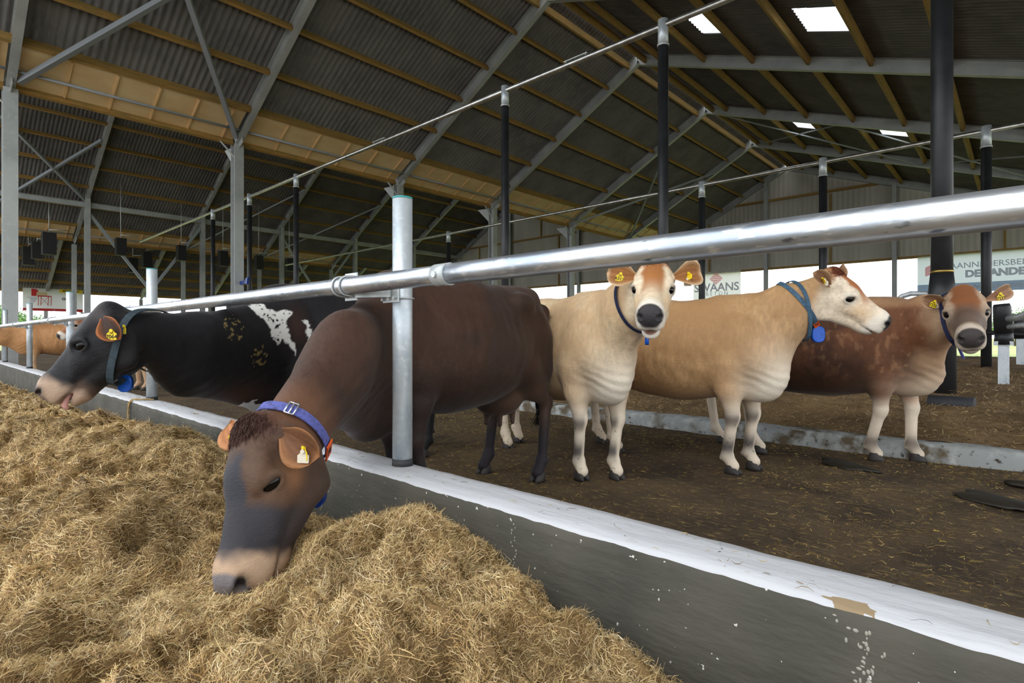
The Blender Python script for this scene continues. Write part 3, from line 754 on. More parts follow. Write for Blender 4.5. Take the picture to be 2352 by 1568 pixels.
# flattened dark cow pats
for i, (u, v, rx, ry) in enumerate(((1945, 1068, 0.22, 0.10), (2300, 1152, 0.24, 0.13), (2345, 1112, 0.1, 0.06))):
    p = on(u, v, z=0.012); m = MB().sphere((0, 0, 0.0), (rx, ry, 0.022), 22, 8)
    vv = m.v[0]; vv[:, :2] *= (1 + 0.35 * (fbm(vv[:, 0] * 8 + i * 7, vv[:, 1] * 8, o=3) - 0.5)[:, None] * 2)
    th_ = np.arctan2(vv[:, 1] / ry, vv[:, 0] / rx); vv[:, :2] *= (1 + .16 * np.sin(3 * th_ + i) + .10 * np.sin(5 * th_ + 2 * i) + .05 * np.sin(9 * th_))[:, None]
    o = m.build('cow_pat', M.setdefault('pat', mat('dark_pat', (40, 35, 26), 0.6, bump=(40, 0.4, 0.01))), smooth=True); o.location = p; o.rotation_euler = (0, 0, -0.5)
    tag(o, ['long flat dark cow pat in front of the rusty cow at the right', 'broad flat dark cow pat near the right edge of the floor', 'small dark cow pat at the very right edge'][i], 'cow pat', 'cow pats')

# ------------------------------------------------------------------ hay in the feed alley
hx = np.array([-17, -13, -10, -8.3, -6.8, -6.1, -5.2, -4.3, -3.9, -3.3, -2.75, -2.3, -2.0, -1.8, -1.62, -1.45, -1.25, -1.0, -0.8, -0.5, 0, 2])
hw = np.array([-.02, 0.0, .08, .17, .09, .10, .20, .30, .33, .28, .17, .14, .22, .32, .39, .34, .24, .165, .115, .12, .10, .05])
mx_ = np.array([-17, -12, -9, -7, -5.6, -4.6, -3.6, -2.9, -2.4, -1.95, -1.5, -1.1, -.7, -.3, 0.3, 2])
mz_ = np.array([.10, .16, .22, .26, .30, .34, .35, .32, .25, .215, .28, .30, .27, .22, .16, .1])
def hay_base(X, Y):
    a = np.interp(X + 0.10 * np.sin(Y * 5), hx, hw); b = np.interp(X + 0.12 * np.sin(Y * 4 + 1), mx_, mz_)
    t = sstep(1.36, 0.92, Y); z = a * (1 - t) + b * t
    near = sstep(0.55, -0.3, Y); z = z * (1 - near) + 0.20 * near
    z = z * sstep(-1.5, -0.5, Y) - 0.045 * sstep(-0.9, -1.4, Y) - 0.02
    return z
def hay_z(X, Y):
    z = hay_base(X, Y); k = (sstep(1.40, 1.15, Y) * 0.75 + 0.25) * sstep(-1.4, -0.8, Y)
    rid = 1 - np.abs(fbm(X * 2.3 + 0.6 * Y, Y * 2.6 - 0.4 * X, o=3) * 2 - 1) * 2.2
    r2 = 1 - np.abs(fbm(X * 5.2 + 1.1 * Y, Y * 6.5 - 1.3 * X + 7, o=2) * 2 - 1) * 2.6
    z = z + k * (0.15 * (fbm(X * 1.9 + 3, Y * 2.2, o=3) - 0.5) + 0.085 * rid * 0.8 + 0.06 * r2 + 0.13 * (fbm(X * 7.0, Y * 8.5 + 2, o=3) - 0.5) + 0.065 * (fbm(X * 17, Y * 19, o=3) - 0.5)) - 0.03
    # trampled dip where the brown cow eats
    d = np.sqrt(((X + 1.87) / 0.26) ** 2 + ((Y - 0.70) / 0.20) ** 2); z = z * 1.0 + (0.185 - z) * np.exp(-d ** 2.5) * 0.95
    return z
def hay_grid(ii, NX=520, NY=300): pass
HP = [(236, 210, 158), (212, 184, 130), (250, 234, 194), (184, 154, 106), (150, 122, 80), (216, 196, 140), (238, 206, 164), (200, 188, 138)]
HW = [.2, .2, .12, .16, .1, .1, .07, .05]
def flow(X, Y): return 5.5 * fbm(X * 1.1 + 9, Y * 1.1, o=2)
sets = []
for cnt, xa, xb, lm, lx, w0, w1, til in ((330000, -2.6, 0.25, .012, .045, .0008, .0017, .5), (130000, -2.6, 0.25, .015, .065, .0008, .0019, .38), (11000, -2.6, 0.25, .05, .12, .0014, .0030, .45), (170000, -5.2, -2.6, .02, .075, .0012, .0026, .42), (60000, -9.5, -5.2, .04, .12, .0026, .005, .35), (14000, -16, -9.5, .08, .2, .006, .011, .25)):
    u = r.uniform(0, 1, cnt); X = xa + (xb - xa) * u
    ylo = np.maximum(-0.12 * 0 + 0.02, -0.17 * X * 0.0); Y = r.uniform(0.0, 1.352, cnt)
    # nothing below the frame's lower edge: keep what stands in view or nearly so
    Rr = X * 0.7365 + Y * 0.6764; Ff = -X * 0.6764 + Y * 0.7365
    k = ((Rr / np.maximum(Ff, .05) > -1.0) & (Ff > 0.85)) | (r.uniform(0, 1, len(X)) < .4); X, Y = X[k], Y[k]
    z_ = hay_z(X, Y); gx_ = (hay_z(X + .01, Y) - z_) / .01; gy_ = (hay_z(X, Y + .01) - z_) / .01     # steep faces carry as much hay as flat ones
    k = r.uniform(0, 1, len(X)) < np.sqrt(1 + gx_ ** 2 + gy_ ** 2) / 2.4; X, Y = X[k], Y[k]
    sets.append(strands(len(X), X, Y, hay_z, r, lm, lx, w0, w1, HP, HW, 0.014 if xb > -3 else 0.018, til, ang=flow(X, Y), tint=True))
cnt = 60000; X = r.uniform(-9, 1.2, cnt); Y = r.uniform(-1.25, 0.1, cnt)     # the near foot of the heap
sets.append(strands(cnt, X, Y, hay_z, r, .04, .12, .002, .0042, HP, HW, 0.02, .4, ang=flow(X, Y), tint=True))
cnt = 16000; X = r.uniform(0.0, 1.9, cnt); Y = r.uniform(0, 1.35, cnt)
sets.append(strands(cnt, X, Y, hay_z, r, .03, .09, .0015, .003, HP, HW, 0.016, .4, ang=flow(X, Y), tint=True))
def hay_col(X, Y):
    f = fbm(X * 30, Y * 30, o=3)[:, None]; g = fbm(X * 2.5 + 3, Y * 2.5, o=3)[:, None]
    c = np.array(lin((58, 44, 26))) * (1 - f) + np.array(lin((142, 114, 72))) * f  # mound under the strands coloured dark brown, painting in the shadow between them
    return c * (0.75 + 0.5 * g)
# the mound: finer near the camera (two grids joined in one object)
nx, ny = 620, 330
tt = np.linspace(0, 1, nx); xs = 2.0 - 19.0 * (0.35 * tt + 0.65 * tt ** 2.2)
ys = np.concatenate([np.linspace(-2.4, -0.05, 40), np.linspace(0.0, 1.356, ny - 40)])
X, Y = np.meshgrid(xs, ys, indexing='ij'); Z = hay_z(X, Y)
i, j = np.meshgrid(np.arange(nx - 1), np.arange(ny - 1), indexing='ij'); a = (i * ny + j).ravel()
Vs = [np.stack([X.ravel(), Y.ravel(), Z.ravel()], 1)]; Qs = [np.stack([a, a + 1, a + ny + 1, a + ny], 1)]; Cs = [hay_col(X.ravel(), Y.ravel())]; n = len(Vs[0])
for V, Q, C in sets: Vs.append(V); Qs.append(Q + n); Cs.append(C); n += len(V)
tag(np_mesh('hay', np.concatenate(Vs), np.concatenate(Qs), M['strand'], col=np.concatenate(Cs), smooth=False), 'long heap of golden hay lying along the feed kerb', 'hay', kind='stuff')

# ------------------------------------------------------------------ feed fence
PX_ = [-2.06, -5.88, -9.70, -13.52, -17.34]
PL = ['thick galvanised fence post in the foreground beside the brown cow', 'galvanised fence post behind the black cow', 'galvanised fence post right behind the black cow head, seen above it', 'galvanised fence post in front of the tan cow at the left', 'galvanised fence post at the far left edge']
def fence_post(x, lab):
    e = empty('fence_post', (x, 1.51, KZ)); h = 1.63 - KZ; R_ = 0.0445
    MB().tube([(0, 0, 0.0), (0, 0, h - 0.008)], R_, 32).build('tube', M['galvpost'], e, smooth='auto')
    MB().tube([(0, 0, h - 0.008), (0, 0, h)], R_ + 0.0005, 32).build('cap', M['teal'], e, smooth='auto')
    MB().tube([(0, 0, -0.002), (0, 0, 0.03)], [R_ + 0.003, R_ + 0.0015], 32).build('rubber_foot', M['rubber'], e, smooth='auto')
    # bracket arm to the rail: clamp plates, arm, U bolts
    zr = 1.23 - KZ
    m = MB(); m.box((-0.035, -0.052, zr - 0.075), (0.035, -0.044, zr + 0.03)); m.obox((-0.075, -0.05, zr - 0.06), (0.04, -0.05, zr - 0.06), 0.006, 0.03)
    m.build('clamp_plate', M['galvwhite'], e)
    m = MB(); m.obox((-0.01, -0.05, zr - 0.022), (-0.16, -0.135, zr - 0.022), 0.035, 0.06); m.obox((-0.15, -0.138, zr - 0.0), (-0.25, -0.138, zr - 0.0), 0.006, 0.125)
    m.build('bracket_arm', M['galvwhite'], e)
    for dx in (-0.165, -0.225):
        pts = [(dx, -0.12, zr - 0.05)] + [(dx, -0.18 - 0.043 * math.sin(t), zr - 0.043 * math.cos(t)) for t in np.linspace(0.0, math.pi, 13)] + [(dx, -0.12, zr + 0.045)]
        MB().tube(pts, 0.0052, 8).build('u_bolt', M['galvwhite'], e, smooth='auto')
    for dx, dz in ((-0.066, -0.06), (-0.02, -0.058), (0.02, -0.056)):
        MB().tube([(dx, -0.05, zr + dz), (dx, -0.066, zr + dz)], 0.009, 6).build('bolt', M['galvwhite'], e)
    m = MB(); m.tube([(0.05 * math.cos(t), 0.05 * math.sin(t), zr - 0.056) for t in np.linspace(-2.2, 2.2 + math.pi * 0.3, 20)], 0.004, 8); m.build('u_bolt', M['galvwhite'], e, smooth='auto')
    tag(e, lab, 'fence post', 'galvanised posts of the feed fence')
for x, l in zip(PX_, PL): fence_post(x, l)
RL = [(-1.60, 4.2, 'nearest galvanised rail length, running out of the picture at the right'), (-6.22, -1.54, 'galvanised rail length between the two nearest fence posts'), (-10.6, -6.15, 'thinner looking galvanised rail length behind the black cow head'), (-18, -10.55, 'farthest galvanised rail length at the left edge')]
for i, (xa, xb, lab) in enumerate(RL):
    e = empty('feed_rail', (xa, 1.33, 1.23)); rr_ = 0.0375
    MB().tube([((xb - xa) * q / 24, 0, 0) for q in range(25)], rr_, 40).build('pipe', M['galv'], e, smooth='auto')
    if i == 0:
        MB().tube([(0.0, 0, 0), (0.075, 0, 0)], rr_ + 0.0035, 40).build('sleeve', M['galvwhite'], e, smooth='auto')
        MB().tube([(0.035, -rr_ + 0.002, -0.003), (0.035, -rr_ - 0.012, -0.003)], 0.012, 6).build('hex_bolt', M['galvwhite'], e)
    else:
        MB().tube([(xb - xa - 0.03, 0, 0), (xb - xa, 0, 0)], rr_ + 0.003, 40).build('sleeve', M['galvwhite'], e, smooth='auto')
    tag(e, lab, 'rail', 'rail lengths of the feed fence')
rt = np.random.default_rng(8)
# twine over the kerb at the second post
p = [(-5.78, 1.50, KZ + 0.012), (-5.84, 1.42, KZ + 0.016), (-5.9, 1.37, KZ + 0.016), (-5.93, 1.345, KZ - 0.01), (-5.94, 1.34, KZ - 0.10), (-5.945, 1.338, KZ - 0.2), (-5.94, 1.338, KZ - 0.26)]
m = MB(); pp = np.array(p); q_ = np.linspace(0, len(p) - 1, 28); pp = np.stack([np.interp(q_, range(len(p)), pp[:, k]) for k in range(3)], 1)
for k in range(7): m.tube(pp + rt.normal(0, .006, 3) * (1, .4, .4) + .006 * np.stack([np.sin(q_ * 3.1 + k), 0 * q_, np.cos(q_ * 2.3 + k) * .5], 1) + rt.normal(0, .0015, pp.shape), .0035, 5)
tag(m.build('twine', M['twine'], smooth='auto'), 'strand of tan twine draped over the kerb beside a fence post', 'twine')

# ------------------------------------------------------------------ overhead pipes on black posts
def pipe_run(yp, zp, xa, xb, r, lab):
    o = MB().tube([(xa, yp, zp), (xb, yp, zp)], r, 14).build('overhead_pipe', M['chrome'], loc=(xa, yp, zp), smooth='auto')
    tag(o, lab, 'pipe', 'overhead pipes')
def black_post(u, yp, zp, r, lab, grp, zb=0.0, sleeve=False, cap=True):
    d = ray(u, 774); x = d[0] * yp / d[1]
    e = empty('black_post', (x, yp, zb)); h = zp - zb
    MB().tube([(0, 0, 0), (0, 0, h - 0.32 * (r / 0.09))], r, 20).build('shaft', M['blackpost'], e, smooth='auto')
    if cap:
        MB().tube([(0, 0, h - 0.34 * (r / 0.09)), (0, 0, h + 0.10)], r * 0.98, 20).build('metal_cap', M['galvpost'], e, smooth='auto')
        MB().tube([(0, 0, h - 0.36 * (r / 0.09)), (0, 0, h - 0.32 * (r / 0.09))], r * 1.12, 20).build('clamp_ring', M['galvwhite'], e, smooth='auto')
    if sleeve:
        zs = 1.82
        MB().tube([(0, 0, 0), (0, 0, zs - 0.28), (0, 0, zs)], [r * 1.28, r * 1.26, r * 1.02], 24).build('rubber_sleeve', M['blackpost'], e, smooth='auto')
        MB().tube([(0, 0, zs - 0.005), (0, 0, zs + 0.03)], r * 1.05, 24).build('brass_band', M['brass'], e, smooth='auto')
    tag(e, lab, 'post', grp)
G1 = 'black posts under the near overhead pipe'; G2 = 'black posts under the far overhead pipe'
YA, ZA, YB, ZB = 8.9, 6.43, 16.0, 5.53
pipe_run(YA, ZA, -36.9, 6.0, 0.055, 'bright overhead pipe, the nearer one, rising to the top of the picture')
pipe_run(YB, ZB, -34.0, 6.0, 0.05, 'bright overhead pipe, the farther and lower one')
for u, l in ((489, 'black post with metal cap, far left one under the near pipe'), (573, 'black post with metal cap just right of the second grey column'), (680, 'black post with metal cap between grey column and foreground post'), (1160, 'black post with metal cap right of the foreground fence post')):
    black_post(u, YA, ZA, 0.088, l, G1)
black_post(1523, YA, ZA, 0.092, 'tall black post with metal cap behind the face of the cream cow', G1)
black_post(2163, YA, 8.2, 0.117, 'thickest black post with brass band and rubber sleeve, behind the rusty cow', G1, sleeve=True, cap=False)
for u, l in ((1030, 'small far black post just right of the foreground fence post'), (1612, 'far black post in front of the white banner'), (1890, 'far black post behind the poll of the tan cow'), (2265, 'far black post in front of the large pale banner')):
    black_post(u, YB, ZB, 0.095, l, G2)
for i, (u, v) in enumerate(((905, 312), (1015, 262), (1258, 160), (1556, 42))):
    p = on(u, v, y=YA); zt = roof_z(p[0]) - 0.1; m = MB(); z = ZA + 0.05; k = 0
    while z < zt:
        m.obox((p[0], YA, z), (p[0], YA, min(zt, z + 0.075)), 0.022 if k % 2 else 0.008, 0.008 if k % 2 else 0.022); z += 0.07; k += 1
    tag(m.build('hanging_chain', M['brace'], loc=(p[0], YA, ZA)), 'thin chain holding the near overhead pipe, %s from the left' % ORD[i].replace('nearest', 'first'), 'chain', 'chains of the overhead pipe')
for i, (u, v) in enumerate(((1735, 280 ), (1913, 350), (1437, 440))):
    p = on(u, v, y=YB); zt = roof_z(p[0]) - 0.1
    o = MB().obox((p[0], YB, ZB + 0.04), (p[0], YB, zt), 0.012, 0.012).build('hanging_chain', M['brace'], loc=(p[0], YB, ZB))
    tag(o, 'hair thin chain holding the far overhead pipe, %s one' % ['middle', 'right', 'left'][i], 'chain', 'chains of the overhead pipe')
for i, u in enumerate((870, 1322)):
    p = on(u, 300, y=YA)
    o = MB().obox((p[0] - 0.28, YA, ZA + 0.085), (p[0] + 0.28, YA, ZA + 0.085), 0.05, 0.02).box((p[0] - 0.25, YA - 0.01, ZA + 0.04), (p[0] - 0.23, YA + 0.01, ZA + 0.08)).box((p[0] + 0.23, YA - 0.01, ZA + 0.04), (p[0] + 0.25, YA + 0.01, ZA + 0.08)).build('pipe_clip', M['galvwhite'])
    tag(o, ['flat metal clip on the near pipe left of the foreground post', 'flat metal clip on the near pipe high at centre right'][i], 'clip', 'pipe clips')
# blue buckle on the post right of the second column
p = on(560, 648, t=18.08)
e = empty('blue_lever', p); m = MB(); m.box((-0.28, -0.03, -0.06), (0.05, 0.03, 0.05)); m.build('handle', M['bluedark'], e)
m = MB(); v = [(0.05, -0.03, -0.04), (0.30, -0.03, -0.09), (0.36, -0.03, 0.14), (0.20, -0.03, 0.12)]; v += [(a, 0.03, c) for a, b, c in v]
m.add(v, [(0, 1, 2, 3), (7, 6, 5, 4), (0, 4, 5, 1), (1, 5, 6, 2), (2, 6, 7, 3), (3, 7, 4, 0)]); m.build('blade', M['bluedark'], e)
tag(e, 'dark blue plastic lever beside the black post above the dark cow back', 'lever')

# black fans hung in the far left barn ---------------------------------------
M['fanpipe'] = M['galvwhite']
for i, (u, v, s) in enumerate(((112, 560, 33), (85, 575, 26), (65, 588, 28), (277, 567, 26), (305, 609, 22), (337, 597, 24), (416, 581, 23), (512, 594, 23), (594, 603, 21), (664, 608, 19))):
    t = [33, 35, 36, 34, 42, 40, 37, 38.5, 40, 41.5][i]; p = on(u, v, t=t); w = s * t / 1272 / 2; h = w * 1.5
    e = empty('box_fan', p)
    MB().box((-w * 0.75, -w * 0.75, -h), (w * 0.75, w * 0.75, h)).build('housing', M['blackmatte'], e)
    m = MB(); m.box((-w * 0.5, -w * 0.78, -h * 0.98), (-w * 0.42, w * 0.78, h * 0.98)); m.build('edge_strip', M['rubber'], e)
    m = MB(); m.tube([(0, 0, h), (0, 0, roof_z(p[0]) + .19 - p[2])], 0.02, 8); m.tube([(0, 0, h + 0.2), (0, 0.9, h + 0.28)], 0.03, 8); m.build('hanger', M['galvwhite'], e, smooth='auto')
    tag(e, 'black box shaped fan hung under the far left roof, %s from the left' % ['third', 'second', 'first', 'fourth', 'fifth', 'sixth', 'seventh', 'eighth', 'ninth', 'tenth'][i], 'fan', 'black hanging fans')

# stall divider with black rubber sleeves at the right ----------------------
e = empty('stall_divider', on(2305, 882, t=8.0)); Lc = np.array(e.location)
MB().box((-0.062, -0.062, -0.05), (0.062, 0.062, 0.58)).build('square_post', M['galvpost'], e)
MB().box((-0.11, -0.09, 0.56), (0.11, 0.09, 0.62)).build('flange', M['galvwhite'], e)
pt = lambda u, v, t=8.0: on(u, v, t=t) - Lc
MB().tube([pt(2306, 791), pt(2305, 760)], [0.115, 0.10], 20).build('lower_sleeve', M['blackpost'], e, smooth='auto')
MB().tube([pt(2305, 765), pt(2301, 706), pt(2300, 698)], [0.108, 0.104, 0.09], 20).build('upper_sleeve', M['blackpost'], e, smooth='auto')
MB().tube([pt(2308, 733), pt(2345, 727, 7.6), pt(2390, 705, 7.2), pt(2440, 690, 7)], 0.05, 12).build('top_pipe', M['galvwhite'], e, smooth='auto')
MB().tube([pt(2308, 752), pt(2345, 747, 7.6), pt(2440, 745, 7)], 0.035, 12).build('lower_pipe', M['galvwhite'], e, smooth='auto')
tag(e, 'galvanised square stall post with two thick black rubber sleeves at the right edge', 'stall divider')
e = empty('stall_divider', on(2343, 842, t=13.0)); Lc = np.array(e.location)
MB().box((-0.07, -0.07, -0.3), (0.07, 0.07, 0.7)).build('square_post', M['galvpost'], e)
MB().tube([(0, 0, 0.66), (0, 0, 1.15), (0, 0, 1.2)], [0.13, 0.12, 0.08], 16).build('upper_sleeve', M['blackpost'], e, smooth='auto')
tag(e, 'smaller distant stall post with black sleeve at the right edge', 'stall divider')
pts = [on(u, v, y=9.05) for u, v in ((2010, 760), (2040, 715), (2058, 692), (2072, 680), (2092, 674), (2125, 674), (2150, 680), (2172, 696), (2190, 730))]
tag(MB().tube(pts, 0.033, 12).build('loop_rail', M['galvwhite'], smooth='auto'), 'curved galvanised stall loop behind the back of the rusty cow', 'stall rail')
o = MB().tube([on(2240, 762, y=12.5), on(2352, 768, y=12.5), on(2420, 772, y=12.5)], 0.04, 10).build('neck_rail', M['blackmatte'], smooth='auto'); tag(o, 'dark horizontal stall rail at the right edge in front of the green field', 'stall rail')
for i, (a, b, rad) in enumerate((((2132, 924), (2240, 932), 0.085), ((1795, 895), (1845, 899), 0.08))):
    pa, pb = on(*a, z=0.30), on(*b, z=0.30); pb = np.array([pb[0], pb[1], pa[2]])
    o = MB().tube([pa, pa + (pb - pa) * 0.02, pb - (pb - pa) * 0.02, pb], [rad * .8, rad, rad, rad * .8], 20).build('rubber_roll', M['rubber'], smooth='auto')
    tag(o, ['long black rubber roll lying in the bedding right of the rusty cow', 'short black rubber roll half hidden between the tan and rusty cows'][i], 'rubber roll', 'black rubber rolls')
# ------------------------------------------------------------------ cattle
import openvdb
class Shape:
    """one continuous body: smooth union of soft volumes, turned into a single surface"""
    def __init__(s): s.p = []
    def _add(s, fn, c, rad, k, op): s.p.append((fn, np.array(c, float), rad, k, op)); return s
    def ell(s, c, r, k=0.05, R=None, op='+', H=None):
        c = np.array(c, float); r = np.array(r, float)
        def fn(X, Y, Z):
            if H is not None: X, Y, Z = H.to(X, Y, Z)
            x, y, z = X - c[0], Y - c[1], Z - c[2]
            if R is not None: x, y, z = [R[0][i] * x + R[1][i] * y + R[2][i] * z for i in range(3)]
            k0 = np.sqrt((x / r[0]) ** 2 + (y / r[1]) ** 2 + (z / r[2]) ** 2); k1 = np.sqrt((x / r[0] ** 2) ** 2 + (y / r[1] ** 2) ** 2 + (z / r[2] ** 2) ** 2)
            return k0 * (k0 - 1) / np.maximum(k1, 1e-6)
        return s._add(fn, H.out(c) if H is not None else c, r.max(), k, op)
    def rc(s, a, b, ra, rb, k=0.04, op='+', H=None, lat=None, sq=1.0):
        a = np.array(a, float); b = np.array(b, float); d = b - a; dd = max(float(d @ d), 1e-9)
        L = None if lat is None else np.array(lat, float) / np.linalg.norm(lat)
        def fn(X, Y, Z):
            if H is not None: X, Y, Z = H.to(X, Y, Z)
            x, y, z = X - a[0], Y - a[1], Z - a[2]
            h = np.clip((x * d[0] + y * d[1] + z * d[2]) / dd, 0, 1)
            x, y, z = x - d[0] * h, y - d[1] * h, z - d[2] * h
            if L is not None:
                q = (x * L[0] + y * L[1] + z * L[2]) * (1 / sq - 1); x, y, z = x + q * L[0], y + q * L[1], z + q * L[2]
            return (np.sqrt(x * x + y * y + z * z) - (ra + (rb - ra) * h)) * (min(1, sq) if L is not None else 1)
        c = (a + b) / 2; 
        return s._add(fn, H.out(c) if H is not None else c, math.sqrt(dd) / 2 + max(ra, rb) * max(1, sq), k, op)
    @staticmethod
    def _mix(a, b, k, op):
        if op == '+':
            h = np.clip(0.5 + 0.5 * (a - b) / k, 0, 1); return a + (b - a) * h - k * h * (1 - h)
        h = np.clip(0.5 - 0.5 * (a + b) / k, 0, 1); return a * (1 - h) + (-b) * h + k * h * (1 - h)
    def at(s, P):
        X, Y, Z = P[..., 0], P[..., 1], P[..., 2]; f = np.full(X.shape, 0.4)
        for fn, c, rad, k, op in s.p: f = s._mix(f, fn(X, Y, Z), k, op)
        return f
    def mesh(s, vx):
        lo = np.min([c - rad - 0.05 for fn, c, rad, k, op in s.p if op == '+'], 0); hi = np.max([c + rad + 0.05 for fn, c, rad, k, op in s.p if op == '+'], 0)
        n = np.ceil((hi - lo) / vx).astype(int) + 1; ax = [lo[i] + vx * np.arange(n[i]) for i in range(3)]
        F = np.full(n, 0.4, np.float32)
        for fn, c, rad, k, op in s.p:
            a = np.clip(np.floor((c - rad - k - 0.01 - lo) / vx).astype(int), 0, n); b = np.clip(np.ceil((c + rad + k + 0.01 - lo) / vx).astype(int) + 1, 0, n)
            sl = tuple(slice(a[i], b[i]) for i in range(3))
            X, Y, Z = ax[0][sl[0]][:, None, None], ax[1][sl[1]][None, :, None], ax[2][sl[2]][None, None, :]
            F[sl] = s._mix(F[sl], fn(X, Y, Z), k, op)
        bg = vx * 3.0; F = np.clip(F, -bg, bg)
        g = openvdb.FloatGrid(bg); g.copyFromArray(F); g.transform = openvdb.createLinearTransform(vx)
        pts, quads = g.convertToQuads(0.0)
        return pts + lo, quads[:, ::-1]

class Frame:
    """head frame: x = from poll to nose, y = out of the forehead, z = the animal's right side"""
    def __init__(s, o, f, up):
        s.o = np.array(o, float); f = np.array(f, float); f /= np.linalg.norm(f); up = np.array(up, float)
        up -= f * (up @ f); up /= np.linalg.norm(up); s.B = np.stack([f, up, np.cross(f, up)], 1)
        s.k = 1.0; s.ky = 1.12
    def to(s, X, Y, Z):
        x, y, z = X - s.o[0], Y - s.o[1], Z - s.o[2]
        return [(s.B[0, i] * x + s.B[1, i] * y + s.B[2, i] * z) / (s.k * (s.ky if i == 1 else 1)) for i in range(3)]
    def out(s, p): return s.o + s.B @ (np.array(p, float) * (s.k, s.k * s.ky, s.k))
    def dir(s, p): return s.B @ np.array(p, float)

def head_shapes(S, H, mouth=0.0, lid=0.0):
    e = dict(H=H)
    S.ell((.105, -.095, 0), (.140, .105, .094), .03, **e)                  # skull
    S.ell((.015, -.035, 0), (.06, .042, .070), .05, **e)                   # poll
    S.ell((-.004, -.018, 0), (.036, .036, .042), .04, **e)
    S.ell((.10, -.035, 0), (.115, .04, .085), .05, **e)                    # flat forehead
    for z in (-1, 1):
        S.ell((.172, -.046, z * .080), (.062, .030, .030), .022, **e)       # brow over the eye
        S.ell((.180, -.082, z * .078), (.046, .036, .030), .02, **e)       # bulge that carries the eye
        S.ell((.105, -.085, z * .118), (.042, .030, .016), .03, op='-', **e)   # hollow between eye and ear
        S.rc((.265, -.100, z * .070), (.34, -.135, z * .066), .010, .006, .02, **e)   # facial crest
        S.ell((.225, -.118, z * .062), (.085, .038, .030), .04, **e)       # cheek bone
        S.ell((.125, -.180, z * .055), (.095, .090, .032), .05, **e)       # jaw muscle
        S.rc((.14, -.245, z * .040), (.36, -.168, z * .022), .034, .026, .04, **e)   # jaw bone
        S.ell((.028, -.080, z * .088), (.024, .024, .026), .05, **e)       # ear root
    S.rc((.19, -.075, 0), (.42, -.078, 0), .074, .050, .05, lat=(0, 0, 1), sq=1.0, **e)    # bridge of the nose
    S.rc((.24, -.125, 0), (.42, -.115, 0), .062, .048, .05, **e)           # upper jaw
    S.ell((.438, -.098, 0), (.074, .070, .073), .035, **e)                 # muzzle
    S.ell((.464, -.088, 0), (.050, .054, .062), .02, **e)
    for z in (-1, 1):
        S.ell((.440, -.138, z * .036), (.058, .034, .034), .03, **e)       # upper lip
        S.ell((.486, -.080, z * .047), (.027, .028, .021), .012, **e)      # nostril wing
    S.ell((.400 - mouth * .25, -.184 - mouth, 0), (.068, .026, .046), .025, **e)     # chin
    S.rc((.25, -.195, 0), (.385 - mouth * .25, -.182 - mouth * .9, 0), .048, .030, .04, **e)
    # nostrils, mouth line, eye sockets
    for z in (-1, 1):
        S.ell((.514, -.080, z * .046), (.020, .015, .0125), .006, op='-', **e)
        S.rc((.508, -.082, z * .052), (.474, -.066, z * .068), .0145, .0090, .006, op='-', **e)
        S.rc((.29, -.172, z * .068), (.40, -.170, z * .066), .0045, .0045, .008, op='-', **e); S.rc((.40, -.170, z * .066), (.48, -.158, z * .050), .0045, .0045, .008, op='-', **e)
    S.ell((.45, -.163 - mouth * .4, 0), (.075, .004 + mouth * .40, .052), .010, op='-', **e)
    for z in (-1, 1):                                                      # eye socket and lids
        c, n, a, b = eye_frame(z)
        S.ell(c + n * .024, (.030, .030, .030), .006, op='-', **e)
        Re = np.stack([a, b, n], 1)
        S.ell(c + n * .012 + b * (.023 - lid), (.042, .013 + lid * .5, .022), .006, R=Re, **e)
        pts = [c + n * (.0215 - .007 * math.cos(t) ** 2) + a * .040 * math.cos(t) + b * (.0265 if math.sin(t) > 0 else .0240) * math.sin(t) for t in np.linspace(0, 2 * math.pi, 15)]
        for q in range(14): S.rc(pts[q], pts[q + 1], .0068 if q < 7 else .0052, .0068 if q < 7 else .0052, .008, **e)
def eye_frame(z):
    c = np.array((.192, -.074, z * .0815)); n = np.array((.50, .22, z * .84)); n /= np.linalg.norm(n)
    a = np.array((1, .55, 0.)); a -= n * (a @ n); a /= np.linalg.norm(a); b = np.cross(n, a) * z
    if b[1] < 0: b = -b
    return c, n, a, b

def mixc(a, b, m): m = np.clip(m, 0, 1)[:, None]; return a * (1 - m) + np.array(b) * m
def blob(P, c, r): return np.exp(-((((P - np.array(c)) / np.array(r)) ** 2).sum(1)))

